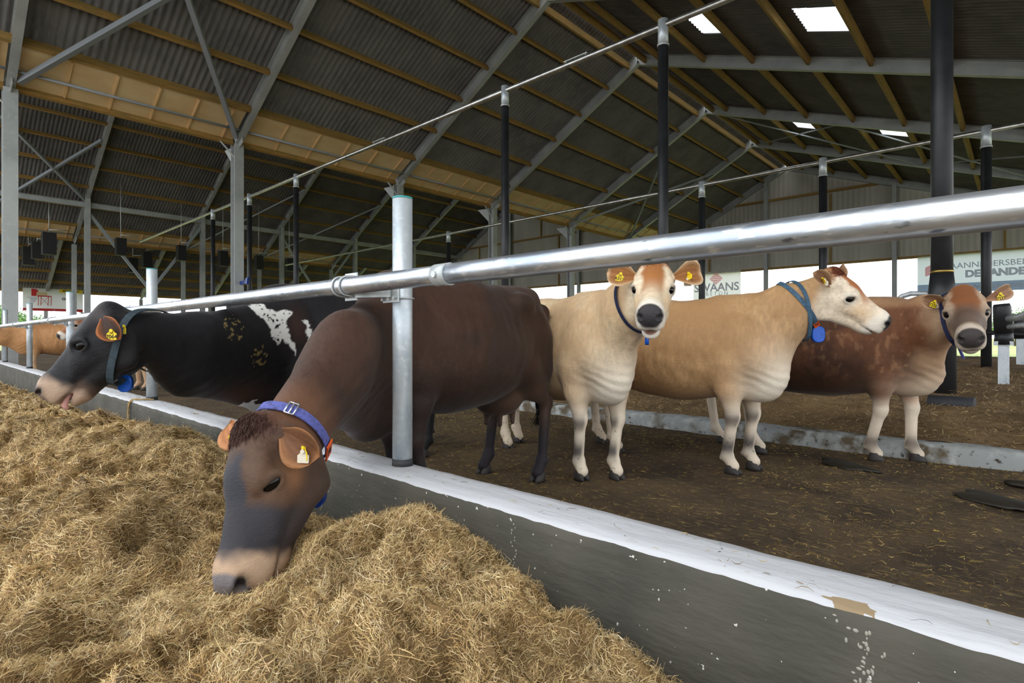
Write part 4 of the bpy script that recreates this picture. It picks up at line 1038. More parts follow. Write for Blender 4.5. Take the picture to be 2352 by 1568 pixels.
class Cow:
    def __init__(s, lab, front, hind, feet, poll, nose, up, colour, group, vx=0.0085, hs=1.0, height=1.30, belly=0.0, neck_mid=None, mouth=0.0, udder=False, lid=0.0, tail=.5, crest=(), bz=0.0, fat=1.0, neck_r=1.0):
        front = np.array(front, float); hind = np.array(hind, float); d = front - hind; L0 = np.linalg.norm(d); d /= L0
        s.rz = math.atan2(d[1], d[0]); s.front = front; s.D = d; s.N = np.array([-d[1], d[0]])
        s.L = L0; s.z0 = 0.0
        s.root = empty('cow', (front[0], front[1], 0), s.rz); tag(s.root, lab, 'cow', group)
        s.H = Frame(s.loc(poll), np.array(s.loc(nose)) - np.array(s.loc(poll)), s.vec(up)); s.H.k = hs; s.H.o = s.H.o + s.H.dir((0, .084 * hs, 0))
        S = s.S = Shape(); h = height; L = L0; w = fat
        # trunk -------------------------------------------------
        S.ell((-.12, 0, h * .69), (.36, .235 * w, .335), .10)
        S.ell((-.50 * L / 1.3, 0, h * .665), (.50, .325 * w, .375 + belly), .12)
        S.ell((-.86 * L / 1.3, 0, h * .68), (.44, .320 * w, .355 + belly * .7), .12)
        S.ell((-L + .02, 0, h * .765), (.30, .235 * w, .255), .10)
        S.rc((.0, 0, h - .10), (-L * .55, 0, h - .115), .085, .085, .10, lat=(0, 1, 0), sq=1.3)
        S.rc((-L * .5, 0, h - .115), (-L - .10, 0, h - .085), .085, .075, .10, lat=(0, 1, 0), sq=1.5)
        S.rc((.06, 0, h - .14), (-.16, 0, h - .085), .06, .065, .08)
        for y in (-1, 1):
            S.ell((-L + .16, y * .205 * w, h - .145), (.09, .05, .055), .10)             # hook bones
            S.ell((-L - .22, y * .10, h - .20), (.05, .045, .06), .06)                    # pin bones
            S.ell((-L - .02, y * .150 * w, h * .62), (.21, .105, .29), .08)               # thigh
            S.ell((-.01, y * .165 * w, h * .68), (.135, .085, .27), .07, R=np.array([[.96, 0, .27], [0, 1, 0], [-.27, 0, .96]]))   # shoulder
            S.ell((.13, y * .12, h * .66), (.09, .07, .11), .07)                          # point of the shoulder
        S.ell((.12, 0, h * .55), (.19, .110, .150), .09)                                 # brisket
        S.ell((.04, 0, h * .47 - bz * .7), (.20, .085, .075), .07)
        if bz: S.ell((.12, 0, h * .50 - bz), (.17, .085, .12), .09)
        for c_a, c_b, r_ in crest: S.rc(c_a, c_b, r_, r_, .10, lat=(0, 1, 0), sq=.9)
        if udder:
            S.ell((-L + .18, 0, h * .43), (.20, .15, .13), .06)
            for q, (tx, ty) in enumerate(((.10, .06), (.10, -.06), (.24, .06), (.24, -.06))): S.rc((-L + tx, ty, h * .35), (-L + tx, ty, h * .30), .018, .014, .02)
        # neck ---------------------------------------------------
        pb = s.H.out((.03, -.10, 0)); th = s.H.out((.04, -.17, 0))
        top0 = np.array((.0, 0, h - .19)); low0 = np.array((.12, 0, h * .60))
        mid = (top0 + pb) / 2 if neck_mid is None else np.array(s.loc(neck_mid)); mid2 = mid + np.array((0.03, 0, -.15)) if neck_mid is None else mid + (low0 - top0) * .55
        S.rc(top0 + (-.06, 0, -.03), mid, .140 * neck_r, .118 * neck_r, .14, lat=(0, 1, 0), sq=.8); S.rc(mid, pb, .120 * neck_r, .088, .07)
        S.rc(low0, mid2, .155 * neck_r, .100 * neck_r, .12, lat=(0, 1, 0), sq=.75); S.rc(mid2, th, .100 * neck_r, .070, .07)
        S.rc((top0 + low0) / 2 + (-.04, 0, 0), (mid + mid2) / 2, .17 * neck_r, .115 * neck_r, .13, lat=(0, 1, 0), sq=.72)
        S.rc((mid + mid2) / 2, (pb + th) / 2, .115 * neck_r, .082, .06)
        bk = np.array((.16, 0, h * .50 - bz)); S.rc(bk, mid2 + (0, 0, -.06), .085, .045, .06, lat=(0, 1, 0), sq=.5)      # dewlap
        if bz: S.rc(bk + (-.02, 0, .02), mid2 * .8 + th * .2 + (0, 0, -.03), .10, .060, .09, lat=(0, 1, 0), sq=.6)
        S.rc(mid2 + (0, 0, -.06), th + (pb - th) * -.2, .045, .03, .05, lat=(0, 1, 0), sq=.5)
        for y in (-1, 1): S.ell((-L + .30, y * .36 * w, h - .24), (.12, .060, .10), .12, op='-')               # hollow flank
        s.neck = [(top0 + low0) / 2, (mid + mid2) / 2, (pb + th) / 2]
        # legs: shoulder/elbow, knee, fetlock, hoof; the hind leg with stifle and a hock that points back -----------
        s.hoofs = []
        for i, ft in enumerate(feet):
            if ft is None: continue
            f = np.array(s.loc((ft[0], ft[1], 0.0))); y = 1 if i % 2 == 0 else -1
            if i < 2:
                el = np.array((-.03 + .6 * f[0], y * .145 * w, h * .53)); kn = el + (f - el) * .47 + np.array((.025, 0, 0)); kn[2] = h * .315; fe = f + np.array((-.03, 0, .125))
                S.rc(el + (0, 0, .10), el + (kn - el) * .3, .108, .084, .06); S.rc(el + (kn - el) * .3, kn + (0, 0, .03), .084, .050, .04)
                S.ell(kn, (.047, .045, .062), .03); S.rc(kn, fe, .040, .034, .025); S.rc(kn + (-.03, 0, 0), fe + (-.022, 0, 0), .018, .020, .015)
            else:
                st = np.array((-L + .13, y * .165 * w, h * .57)); hk = f + np.array((-.10, 0, 0)); hk[2] = h * .385; hk[1] = f[1] * .8 + st[1] * .2; hk[0] = f[0] - .10; fe = f + np.array((-.045, 0, .135))
                S.rc(st, st + (hk - st) * .5, .110, .066, .06); S.rc(st + (hk - st) * .5, hk, .066, .040, .04); S.ell(hk + (-.025, 0, .02), (.045, .034, .055), .03)
                S.rc(hk, fe, .040, .034, .025); S.rc(hk + (-.03, 0, 0), fe + (-.022, 0, 0), .016, .018, .015)
            S.ell(fe, (.044, .044, .042), .02); S.rc(fe, f + (.015, 0, .06), .037, .042, .02)
            for q in (-1, 1): S.ell(fe + (-.04, q * .015, -.015), (.013, .011, .016), .01)
            s.hoofs.append(f)
        # tail
        t0 = np.array((-L - .22, 0, h - .12)); t1 = t0 + (-.09, 0, -.12); t2 = t1 + (-.01, 0.02, -tail)
        S.rc((-L - .12, 0, h - .09), t0, .045, .035, .05); S.rc(t0, t1, .034, .024, .03); S.rc(t1, t2, .024, .014, .02)
        s.tail = t2
        head_shapes(S, s.H, mouth, lid)
        V, Q = S.mesh(vx)
        G = np.stack([s.S.at(V + np.array(e_)) for e_ in ((.006, 0, 0), (0, .006, 0), (0, 0, .006))], 1) - s.S.at(V)[:, None]; G /= np.linalg.norm(G, axis=1)[:, None] + 1e-9
        Hc = np.stack(s.H.to(V[:, 0], V[:, 1], V[:, 2]), 1)
        bod = 1 - is_head(Hc); up_ = sstep(h * .42, h * .55, V[:, 2])
        disp = .016 * (fbm(V[:, 0] * 4.5, V[:, 1] * 4.5, V[:, 2] * 4.5 + 3, 3) - .5) + .006 * (fbm(V[:, 0] * 14, V[:, 1] * 14, V[:, 2] * 9, 3) - .5)
        # slack skin folds on brisket and dewlap, ribs faintly on the barrel
        fo = sstep(.02, .14, V[:, 0]) * sstep(h * .66, h * .52, V[:, 2]) * sstep(h * .36, h * .46, V[:, 2])
        disp += .0022 * fo * np.sin((V[:, 2] * 1.0 + V[:, 0] * .55 + .05 * fbm(V[:, 0] * 6, V[:, 1] * 6, V[:, 2] * 6, 2)) * 85)
        disp += .0022 * np.sin(V[:, 0] * 62 + V[:, 2] * 10) * sstep(-.25, -.35, V[:, 0]) * sstep(-.95, -.85, V[:, 0]) * sstep(h * .5, h * .6, V[:, 2]) * sstep(h * .9, h * .8, V[:, 2])
        nk = sstep(.05, .2, V[:, 0]) * sstep(h * .6, h * .75, V[:, 2])
        V = V + G * (disp * bod * (up_ * .8 + .2))[:, None]
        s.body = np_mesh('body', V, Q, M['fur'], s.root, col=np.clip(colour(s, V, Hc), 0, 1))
        # switch, hooves, eyes
        m = MB(); rr_ = np.random.default_rng(4)
        for k in range(46):
            a = s.tail + rr_.normal(0, .008, 3); m.tube([a + (0, 0, .06), a + rr_.normal(0, .016, 3) + (0, 0, -.12), a + rr_.normal(0, .03, 3) * (1, 1, .2) + (0, 0, -.30)], [.005, .007, .001], 5)
        m.build('tail_switch', M['switch'], s.root, smooth='auto')
        for f in s.hoofs:
            m = MB()
            for q in (-1, 1):
                v = []
                for z, (xa, xb, wd) in ((0.0, (-.045, .075, .027)), (.02, (-.043, .066, .026)), (.045, (-.038, .048, .025)), (.068, (-.032, .032, .021))):
                    for t in np.linspace(0, 2 * np.pi, 12, endpoint=False):
                        c_, s_ = math.cos(t), math.sin(t); v.append(f + np.array(((xa + xb) / 2 + (xb - xa) / 2 * c_, q * (.024) + wd * s_ * (1 - .25 * max(c_, 0)), z)))
                fq = [(a * 12 + b, a * 12 + (b + 1) % 12, (a + 1) * 12 + (b + 1) % 12, (a + 1) * 12 + b) for a in range(3) for b in range(12)]
                fq += [tuple(range(12))[::-1], tuple(36 + b for b in range(12))]; m.add(v, fq)
            m.build('hoof', M['hoof'], s.root, smooth='auto')
        for z in (-1, 1):
            ec, n_, a_, b_ = eye_frame(z); m = MB().sphere((0, 0, 0), .0345 * s.H.k, 24, 16); v = m.v[0] * np.array((1.12, .84, .93))
            m.v[0] = s.H.out(ec) + (v[:, :1] * a_ + v[:, 1:2] * b_ + v[:, 2:] * n_) @ s.H.B.T
            m.build('eye', M['eye'], s.root, smooth=True)
    # co-ordinates
    def loc(s, p):
        q = np.array(p[:2], float) - s.front; return (float(q @ s.D), float(q @ s.N), float(p[2]))
    def vec(s, p): q = np.array(p[:2], float); return (float(q @ s.D), float(q @ s.N), float(p[2]))
    # ears: thick cupped leaves -----------------------------------------
    def ear(s, side, d, opening, length=.175, width=.058, cin=(150, 96, 60), cout=(70, 48, 34), rim=(190, 150, 110)):
        o = s.H.out((.030, -.072, side * .110)); d = np.array(d, float); d /= np.linalg.norm(d); n = np.array(opening, float); n -= d * (n @ d); n /= np.linalg.norm(n); w = np.cross(d, n)
        length *= s.H.k; width *= s.H.k
        NT, NS = 18, 13; V = []; C = []
        for fs in (0, 1):
            for i in range(NT):
                t = i / (NT - 1); W = width * (0.20 + 0.80 * math.sin(min(1, t / .62) * math.pi / 2) ** 1.3) * (math.sqrt(max(0, 1 - max(0, (t - .62) / .38) ** 2.2)) if t > .62 else 1)
                for j in range(NS):
                    q = -1 + 2 * j / (NS - 1); cup = .55 * W * (q * q) + .012 * math.sin(t * 3.1)
                    th_ = (.0095 * (1 - q ** 4) * (1 - t ** 6) + .0008) * fs
                    p = o + d * (t * length - .012) + w * q * W * (0.93 if True else 1) + n * (cup - th_ + .010 * (1 - t))
                    V.append(p)
                    e = max(abs(q) ** 5, max(0, (t - .86) / .14))
                    c = np.array(lin(cin if fs == 0 else cout)); c = c * (1 - e) + np.array(lin(rim)) * e
                    if fs == 0: c = c * (0.7 + .5 * vnoise(q * 9, t * 3)) 
                    C.append(c)
        Q = []
        for fs in (0, 1):
            b = fs * NT * NS
            for i in range(NT - 1):
                for j in range(NS - 1):
                    a = b + i * NS + j; q = (a, a + 1, a + NS + 1, a + NS); Q.append(q if fs else q[::-1])
        b = NT * NS; per = [j for j in range(NS)] + [i * NS + NS - 1 for i in range(1, NT)] + [(NT - 1) * NS + j for j in range(NS - 2, -1, -1)] + [i * NS for i in range(NT - 2, 0, -1)]
        for i in range(len(per)): a, c = per[i], per[(i + 1) % len(per)]; Q.append((a, c, c + b, a + b))
        return np_mesh('ear', np.array(V), np.array(Q), M['fur'], s.root, col=np.array(C)), o, d, n, w
    def ear_tag(s, ear, t, x, y, z_, size, txt, q=0.0, mat_='yellow', sub=None):
        """yellow plastic tag: t = share along the ear, x = its width direction, y = its up direction"""
        eo, o, d, n, w = ear; c = o + d * t * .175 + w * q * .04 + n * (.012 + z_)
        x = np.array(x, float); x /= np.linalg.norm(x); y = np.array(y, float); y -= x * (x @ y); y /= np.linalg.norm(y); zz = np.cross(x, y)
        pr = [(-.5, -1.0), (-.44, -1.08), (.44, -1.08), (.5, -1.0), (.5, -.30), (.20, .02), (.16, .20), (.08, .28), (-.08, .28), (-.16, .20), (-.20, .02), (-.5, -.30)]
        v = [c + x * a * size * .8 + y * b * size * .62 + zz * e for e in (.0012, -.0012) for a, b in pr]; k = len(pr)
        f = [tuple(range(k)), tuple(range(2 * k - 1, k - 1, -1))] + [(i, k + i, k + (i + 1) % k, (i + 1) % k) for i in range(k)]
        m = MB().add(v, f); tg = m.build('ear_tag', M[mat_], eo)
        m = MB(); m.tube([c + zz * .002 + y * size * .08, c + zz * .008 + y * size * .08], size * .14, 10); m.build('button', M[mat_], eo, smooth='auto')
        if txt: text_mesh('tag_number', txt, size * .44, M['ink'], eo, frame_m(c + zz * .0022 - y * size * .42, x, y), .0004, .0004)
        if sub: text_mesh('tag_number', sub, size * .24, M['ink'], eo, frame_m(c + zz * .0022 - y * size * .12, x, y), .0004)
        return tg
    def ring(s, c, axis, start, width, name, m, lift=.006, thick=.006, n=48, arc=(0, 1), drop=0.0, rmax=.4, parent=None):
        """strap lying on the body around the neck; start = direction of angle zero"""
        c = np.array(c, float); a = np.array(axis, float); a /= np.linalg.norm(a); u = np.array(start, float); u -= a * (u @ a); u /= np.linalg.norm(u); v = np.cross(a, u)
        R_ = np.linspace(.02, rmax, 120); ang = np.linspace(arc[0], arc[1], n) * 2 * np.pi; D_ = np.cos(ang)[:, None] * u + np.sin(ang)[:, None] * v
        rad = []
        for off in (-.5, .5):
            P = c + a * off * width + D_[:, None, :] * R_[None, :, None]; F = s.S.at(P)
            rad.append(R_[np.argmax(F > 0, axis=1)])
        rad = np.maximum(rad[0], rad[1]); k = np.array([1, 2, 3, 2, 1.]) / 9
        if arc[1] - arc[0] >= .999: rad = np.convolve(np.concatenate([rad[-3:-1], rad, rad[1:3]]), k, 'valid')
        rad = rad + lift; x = np.clip(-D_ @ np.array((0, 0, 1.0)), -1, 1); rad = rad + 0
        low = np.clip(D_ @ np.array((0, 0, -1.0)), 0, 1) ** 4; rad = rad + low * drop
        V = []
        for i in range(n):
            for ra_, off in ((0, -.5), (0, .5), (thick, .5), (thick, -.5)): V.append(c + a * off * width + D_[i] * (rad[i] + ra_))
        Q = [];
        for i in range(n - 1):
            for j in range(4): Q.append((i * 4 + j, i * 4 + (j + 1) % 4, (i + 1) * 4 + (j + 1) % 4, (i + 1) * 4 + j))
        Q.append((0, 1, 2, 3)); Q.append(tuple((n - 1) * 4 + j for j in (3, 2, 1, 0)))
        o = MB().add(V, Q).build(name, m, parent or s.root)
        fs = np.linspace(arc[0], arc[1], n)
        def pt(f):
            dr = math.cos(f * 2 * math.pi) * u + math.sin(f * 2 * math.pi) * v
            return c + dr * (np.interp(f, fs, rad) + thick), dr, a
        return o, pt, a
    def tracker(s, p, down, side, size, m, parent):
        """rounded plastic box hanging from the collar"""
        down = np.array(down, float); down /= np.linalg.norm(down); side = np.array(side, float); side -= down * (side @ down); side /= np.linalg.norm(side); n = np.cross(down, side); V = []
        for j, (q, t) in enumerate(((-.42, .86), (-.5, 1.0), (.5, 1.0), (.42, .86))):
            for i in range(24):
                a = 2 * math.pi * i / 24; cx, cy = math.cos(a), math.sin(a); cx = math.copysign(abs(cx) ** .75, cx); cy = math.copysign(abs(cy) ** .75, cy)
                V.append(p + side * cx * size * .5 * t + down * (cy * size * .66 * t + size * .5) + n * q * size * .42)
        Q = [(j * 24 + i, j * 24 + (i + 1) % 24, (j + 1) * 24 + (i + 1) % 24, (j + 1) * 24 + i) for j in range(3) for i in range(24)] + [tuple(range(24))[::-1], tuple(72 + i for i in range(24))]
        return MB().add(V, Q).build('collar_sensor', m, parent, smooth='auto')

UPZ = (0, 0, 1)
def P3(u, v, t): return on(u, v, t=t)
VD = lambda a, b: np.array(b, float) - np.array(a, float)

# coat colours, written in the animal's own co-ordinates -------------------------
def legs_mask(V, h): return sstep(h + .12, h - .05, V[:, 2])
def base(V, c, amp=.18, sc=7):
    n = fbm(V[:, 0] * sc, V[:, 1] * sc, V[:, 2] * sc, 4)[:, None]; n2 = fbm(V[:, 0] * 70, V[:, 1] * 70, V[:, 2] * 22, 3)[:, None]
    return np.array(lin(c)) * (1 + amp * (n - .5) * 2) * (1 + .30 * (n2 - .5) * 2)
def muzzle(C, Hc, pale, nose, gap=0.0, amt=1.0):
    C = mixc(C, lin(pale), sstep(.385, .43, Hc[:, 0] - .22 * (Hc[:, 1] + .10) + .06 * (fbm(Hc[:, 0] * 20, Hc[:, 1] * 20, Hc[:, 2] * 20, 2) - .5)) * amt * (Hc[:, 0] < .6))
    # bare nose pad between and around the nostrils
    pad = sstep(.480, .494, Hc[:, 0] + .022 * np.clip((Hc[:, 1] + .09) / .05, -1, 1)) * sstep(-.158, -.146, Hc[:, 1]) * sstep(.070, .058, np.abs(Hc[:, 2]))
    C = mixc(C, lin(nose), pad)
    for z in (-1, 1): C = mixc(C, lin((20, 16, 16)), blob(Hc, (.490, -.073, z * .060), (.026, .018, .019)) * 1.5)
    C = mixc(C, lin((52, 36, 32)), sstep(-.196, -.186, Hc[:, 1]) * sstep(-.160, -.168, Hc[:, 1]) * (Hc[:, 0] > .365) * (Hc[:, 0] < .55) * (np.abs(Hc[:, 2]) < .06) * gap)
    lip = np.exp(-((Hc[:, 1] + .163) / .006) ** 2) * (Hc[:, 0] > .36) * (Hc[:, 0] < .52)
    return mixc(C, lin((60, 46, 42)), lip * .55)
def is_head(Hc): return sstep(-.05, .05, Hc[:, 0] + .3 * (Hc[:, 1] + .05)) * sstep(.20, .13, np.abs(Hc[:, 2])) * sstep(-.34, -.25, Hc[:, 1] + .25 * np.clip(.12 - Hc[:, 0], -.1, .2) * -1) * (Hc[:, 0] < .62) * (Hc[:, 1] < .12)
def eye_ring(C, Hc, col, a=1.0, r=.045):
    for z in (-1, 1): C = mixc(C, lin(col), blob(Hc, (.200, -.072, z * .10), (r, r * .8, .05)) * a)
    return C
def inpoly(x, y, poly):
    r = np.zeros(len(x), bool); n = len(poly)
    for i in range(n):
        x1, y1 = poly[i]; x2, y2 = poly[(i + 1) % n]
        c = ((y1 > y) != (y2 > y)) & (x < (x2 - x1) * (y - y1) / (y2 - y1 + 1e-12) + x1); r ^= c
    return r

# ---- 1 the brown cow eating over the kerb
def col_brown(s, V, Hc):
    C = base(V, (70, 47, 35)); n = fbm(V[:, 0] * 3 + 5, V[:, 1] * 3, V[:, 2] * 3, 3)
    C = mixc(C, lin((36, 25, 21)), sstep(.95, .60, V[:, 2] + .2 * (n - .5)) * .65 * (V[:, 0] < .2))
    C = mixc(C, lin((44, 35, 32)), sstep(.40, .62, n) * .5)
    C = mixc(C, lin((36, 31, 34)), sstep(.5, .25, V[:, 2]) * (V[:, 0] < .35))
    C = mixc(C, lin((104, 80, 62)), blob(V, (-1.1, .0, .55), (.22, .3, .14)) * .8)                 # udder
    hd = is_head(Hc)
    dn = np.linalg.norm(Hc - np.array((.02, -.12, 0)), axis=1)
    C = mixc(C, lin((108, 74, 52)), sstep(.27, .13, dn) * .85)                                     # fox coloured nape
    F = base(Hc, (84, 62, 48), .18, 14)
    wv = (fbm(Hc[:, 0] * 16, Hc[:, 1] * 16, Hc[:, 2] * 16, 4) - .5) * .07; Hn = Hc; Hc = Hc + np.stack([wv, wv * 0, wv * np.sign(Hc[:, 2])], 1)
    F = mixc(F, lin((50, 50, 56)), sstep(.08, .16, Hc[:, 0]) * sstep(.072, .045, np.abs(Hc[:, 2])) * sstep(-.11, -.06, Hc[:, 1]))   # slate bridge
    F = mixc(F, lin((52, 50, 54)), sstep(.235, .285, Hc[:, 0] - .25 * (Hc[:, 1] + .1)))
    Hc = Hn
    F = mixc(F, lin((142, 98, 62)), blob(Hc, (.15, -.14, .09), (.06, .05, .1)) * .8 + blob(Hc, (.15, -.14, -.09), (.06, .05, .1)) * .8)
    F = mixc(F, lin((60, 46, 38)), sstep(-.13, -.20, Hc[:, 1]) * .7)
    F = mixc(F, lin((78, 50, 42)), sstep(.07, .0, Hc[:, 0]) * sstep(-.07, -.03, Hc[:, 1]))
    F = mixc(F, (.8, .78, .76), blob(Hc, (.062, -.002, .012), (.012, .02, .016)) * 1.6)
    F = eye_ring(F, Hc, (150, 112, 78), .55, .04); F = eye_ring(F, Hc, (34, 31, 32), 1.0, .032)
    F = muzzle(F, Hc, (190, 160, 132), (124, 118, 120))
    return C * (1 - hd[:, None]) + F * hd[:, None]
poll = (-2.00, .885, .655); nose = (-1.80, .665, .205)
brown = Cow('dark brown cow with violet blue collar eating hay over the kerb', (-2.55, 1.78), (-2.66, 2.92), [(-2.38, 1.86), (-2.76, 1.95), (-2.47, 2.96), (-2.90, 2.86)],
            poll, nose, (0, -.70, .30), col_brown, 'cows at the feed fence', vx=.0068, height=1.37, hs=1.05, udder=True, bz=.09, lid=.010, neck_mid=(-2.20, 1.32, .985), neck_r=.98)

RT = np.array((.7365, .6764, 0)); UP3 = np.array((0, 0, 1.0))
def TC(u): d = -ray(u, 774); return d / np.linalg.norm(d)
c_ = brown; W = c_.vec
e1 = c_.ear(-1, W(RT * .70 + UP3 * -.45 + TC(650) * .30), W(TC(650) * .9 - UP3 * .1 - RT * .25), length=.165, width=.070, cin=(112, 74, 48), cout=(84, 58, 42), rim=(176, 122, 76)); e1[0]['label'] = 'brown ear with a yellow and a white tag'
e2 = c_.ear(1, W(-RT * .62 + UP3 * .66 - TC(550) * .25), W(TC(550) * .9 + UP3 * -.2 - RT * .3), length=.135, cin=(190, 128, 84), cout=(110, 72, 50), rim=(196, 140, 96))
c_.ear_tag(e1, .62, W(TC(690) * .5 + RT * .25), W(UP3), .012, .055, '')
c_.ear_tag(e1, .66, W(RT + TC(690) * .2), W(UP3 * .95 + RT * .25), .02, .052, '', mat_='tagwhite', q=.2)
c_.ear_tag(e2, .45, W(RT), W(UP3 + RT * .3), .006, .05, '')
ax = VD(c_.neck[1], c_.neck[2]); cc = c_.H.out((-.035, -.135, 0))
o, pt, ax_ = c_.ring(cc, VD(cc, c_.neck[1]) * -1 + c_.H.dir((.12, 0, 0)), W(UP3), .038, 'collar', M['strapblue'], lift=.010, thick=.005, drop=.03)
o['label'] = 'violet blue webbing collar'
def buckle(c_, o, pt, f, ax_, w=.05, h=.034):
    p, nrm, a = pt(f); t = np.cross(nrm, a); m = MB()
    for sa, sb in (((-h, -w / 2), (h, -w / 2)), ((-h, w / 2), (h, w / 2)), ((-h, -w / 2), (-h, w / 2)), ((h, -w / 2), (h, w / 2)), ((0, -w / 2), (0, w / 2))):
        m.tube([p + t * sa[0] * .5 + a * sa[1] + nrm * .004, p + t * sb[0] * .5 + a * sb[1] + nrm * .004], .0028, 8)
    return m.build('buckle', M['galv'], o, smooth='auto')
def numplate(c_, o, pt, f, txt, ln=.075, w=.046):
    p, nrm, a = pt(f); q, _, _ = pt(f + .004); t = q - p; t /= np.linalg.norm(t); m = MB()
    v = [p + nrm * k + t * i * ln / 2 + a * j * w / 2 for k in (0, .006) for i, j in ((-1, -1), (1, -1), (1, 1), (-1, 1))]
    m.add(v, [(3, 2, 1, 0), (4, 5, 6, 7), (0, 1, 5, 4), (1, 2, 6, 5), (2, 3, 7, 6), (3, 0, 4, 7)]); pl = m.build('number_block', M['orange'], o)
    x = a if True else t; text_mesh('number', txt, .036, M['ink'], o, frame_m(p + nrm * .0068, t, np.cross(nrm, t)), .0004, .0012)
    return pl
def sgn_to_cam(c_, pt, k=120):
    """angle shares whose outside faces the viewer, for choosing where things sit on a collar"""
    out = []
    for i in range(k):
        p, n, a = pt(i / k); w = c_.front + c_.D * p[0] + c_.N * p[1]; n2 = c_.D * n[0] + c_.N * n[1]; d = np.array((w[0], w[1], p[2] - 1)); out.append((-float(np.array((n2[0], n2[1], n[2])) @ d) / float(np.linalg.norm(d)), i / k))
    return out
def at_uv(c_, pt, u, v):
    """share of the collar standing closest to a wanted place in the picture, on the side facing the viewer"""
    best = None
    for s_, f in sgn_to_cam(c_, pt):
        p, n, a = pt(f); w = c_.front + c_.D * p[0] + c_.N * p[1]; q = project((w[0], w[1], p[2]))
        d = math.hypot(q[0] - u, q[1] - v) + (0 if s_ > -.1 else 60)
        if best is None or d < best[0]: best = (d, f)
    return best[1]
f = at_uv(c_, pt, 664, 950); buckle(c_, o, pt, f, ax_)
f = at_uv(c_, pt, 727, 1042); numplate(c_, o, pt, f, '20', .085)
f = min((pt(q / 96)[0][2], q / 96) for q in range(97))[1]; p, n, a = pt(f); c_.tracker(np.array(c_.loc(P3(724, 1108, 2.08))), (0, 0, -1.0), W(RT), .078, M['bluedark'], o)
# forelock of the brown cow
def forelock(c_, n, L, col, c0=(.015, .005, 0), spread=(.035, .012, .045), dirn=(.7, .5, 0), seed=3):
    r = np.random.default_rng(seed); V = []; Q = []; k = 0
    B_ = np.array([c_.H.out(np.array(c0) + r.normal(0, 1, 3) * np.array(spread)) for _ in range(n)]); uy = c_.H.dir((0, 1, 0))
    for _ in range(4): B_ = B_ - uy[None, :] * (c_.S.at(B_) * .8)[:, None]
    B_ = B_[np.abs(c_.S.at(B_)) < .006]; n = len(B_)
    for i in range(n):
        b = B_[i]
        d = c_.H.dir(np.array(dirn) + r.normal(0, .28, 3)); d /= np.linalg.norm(d); sd = np.cross(d, r.normal(size=3)); sd /= np.linalg.norm(sd); l = L * r.uniform(.5, 1.1)
        g = c_.H.dir((.6, -.75, 0)); 
        for t, w in ((0, .0011), (.35, .0011), (.7, .0008), (1, .0002)):
            p = b + d * l * t + g * l * .55 * t * t; V += [p - sd * w, p + sd * w]
        for t in range(3): Q.append((k + 2 * t, k + 2 * t + 1, k + 2 * t + 3, k + 2 * t + 2))
        k += 8
    C = np.repeat(np.array(lin(col))[None, :] * r.uniform(.7, 1.3, (n, 1)), 8, 0)
    return np_mesh('forelock', np.array(V), np.array(Q), M['strand'], c_.root, col=C, smooth=False)
forelock(c_, 9000, .030, (74, 50, 42), c0=(.012, .005, 0), spread=(.022, .012, .034), dirn=(.9, .35, 0))

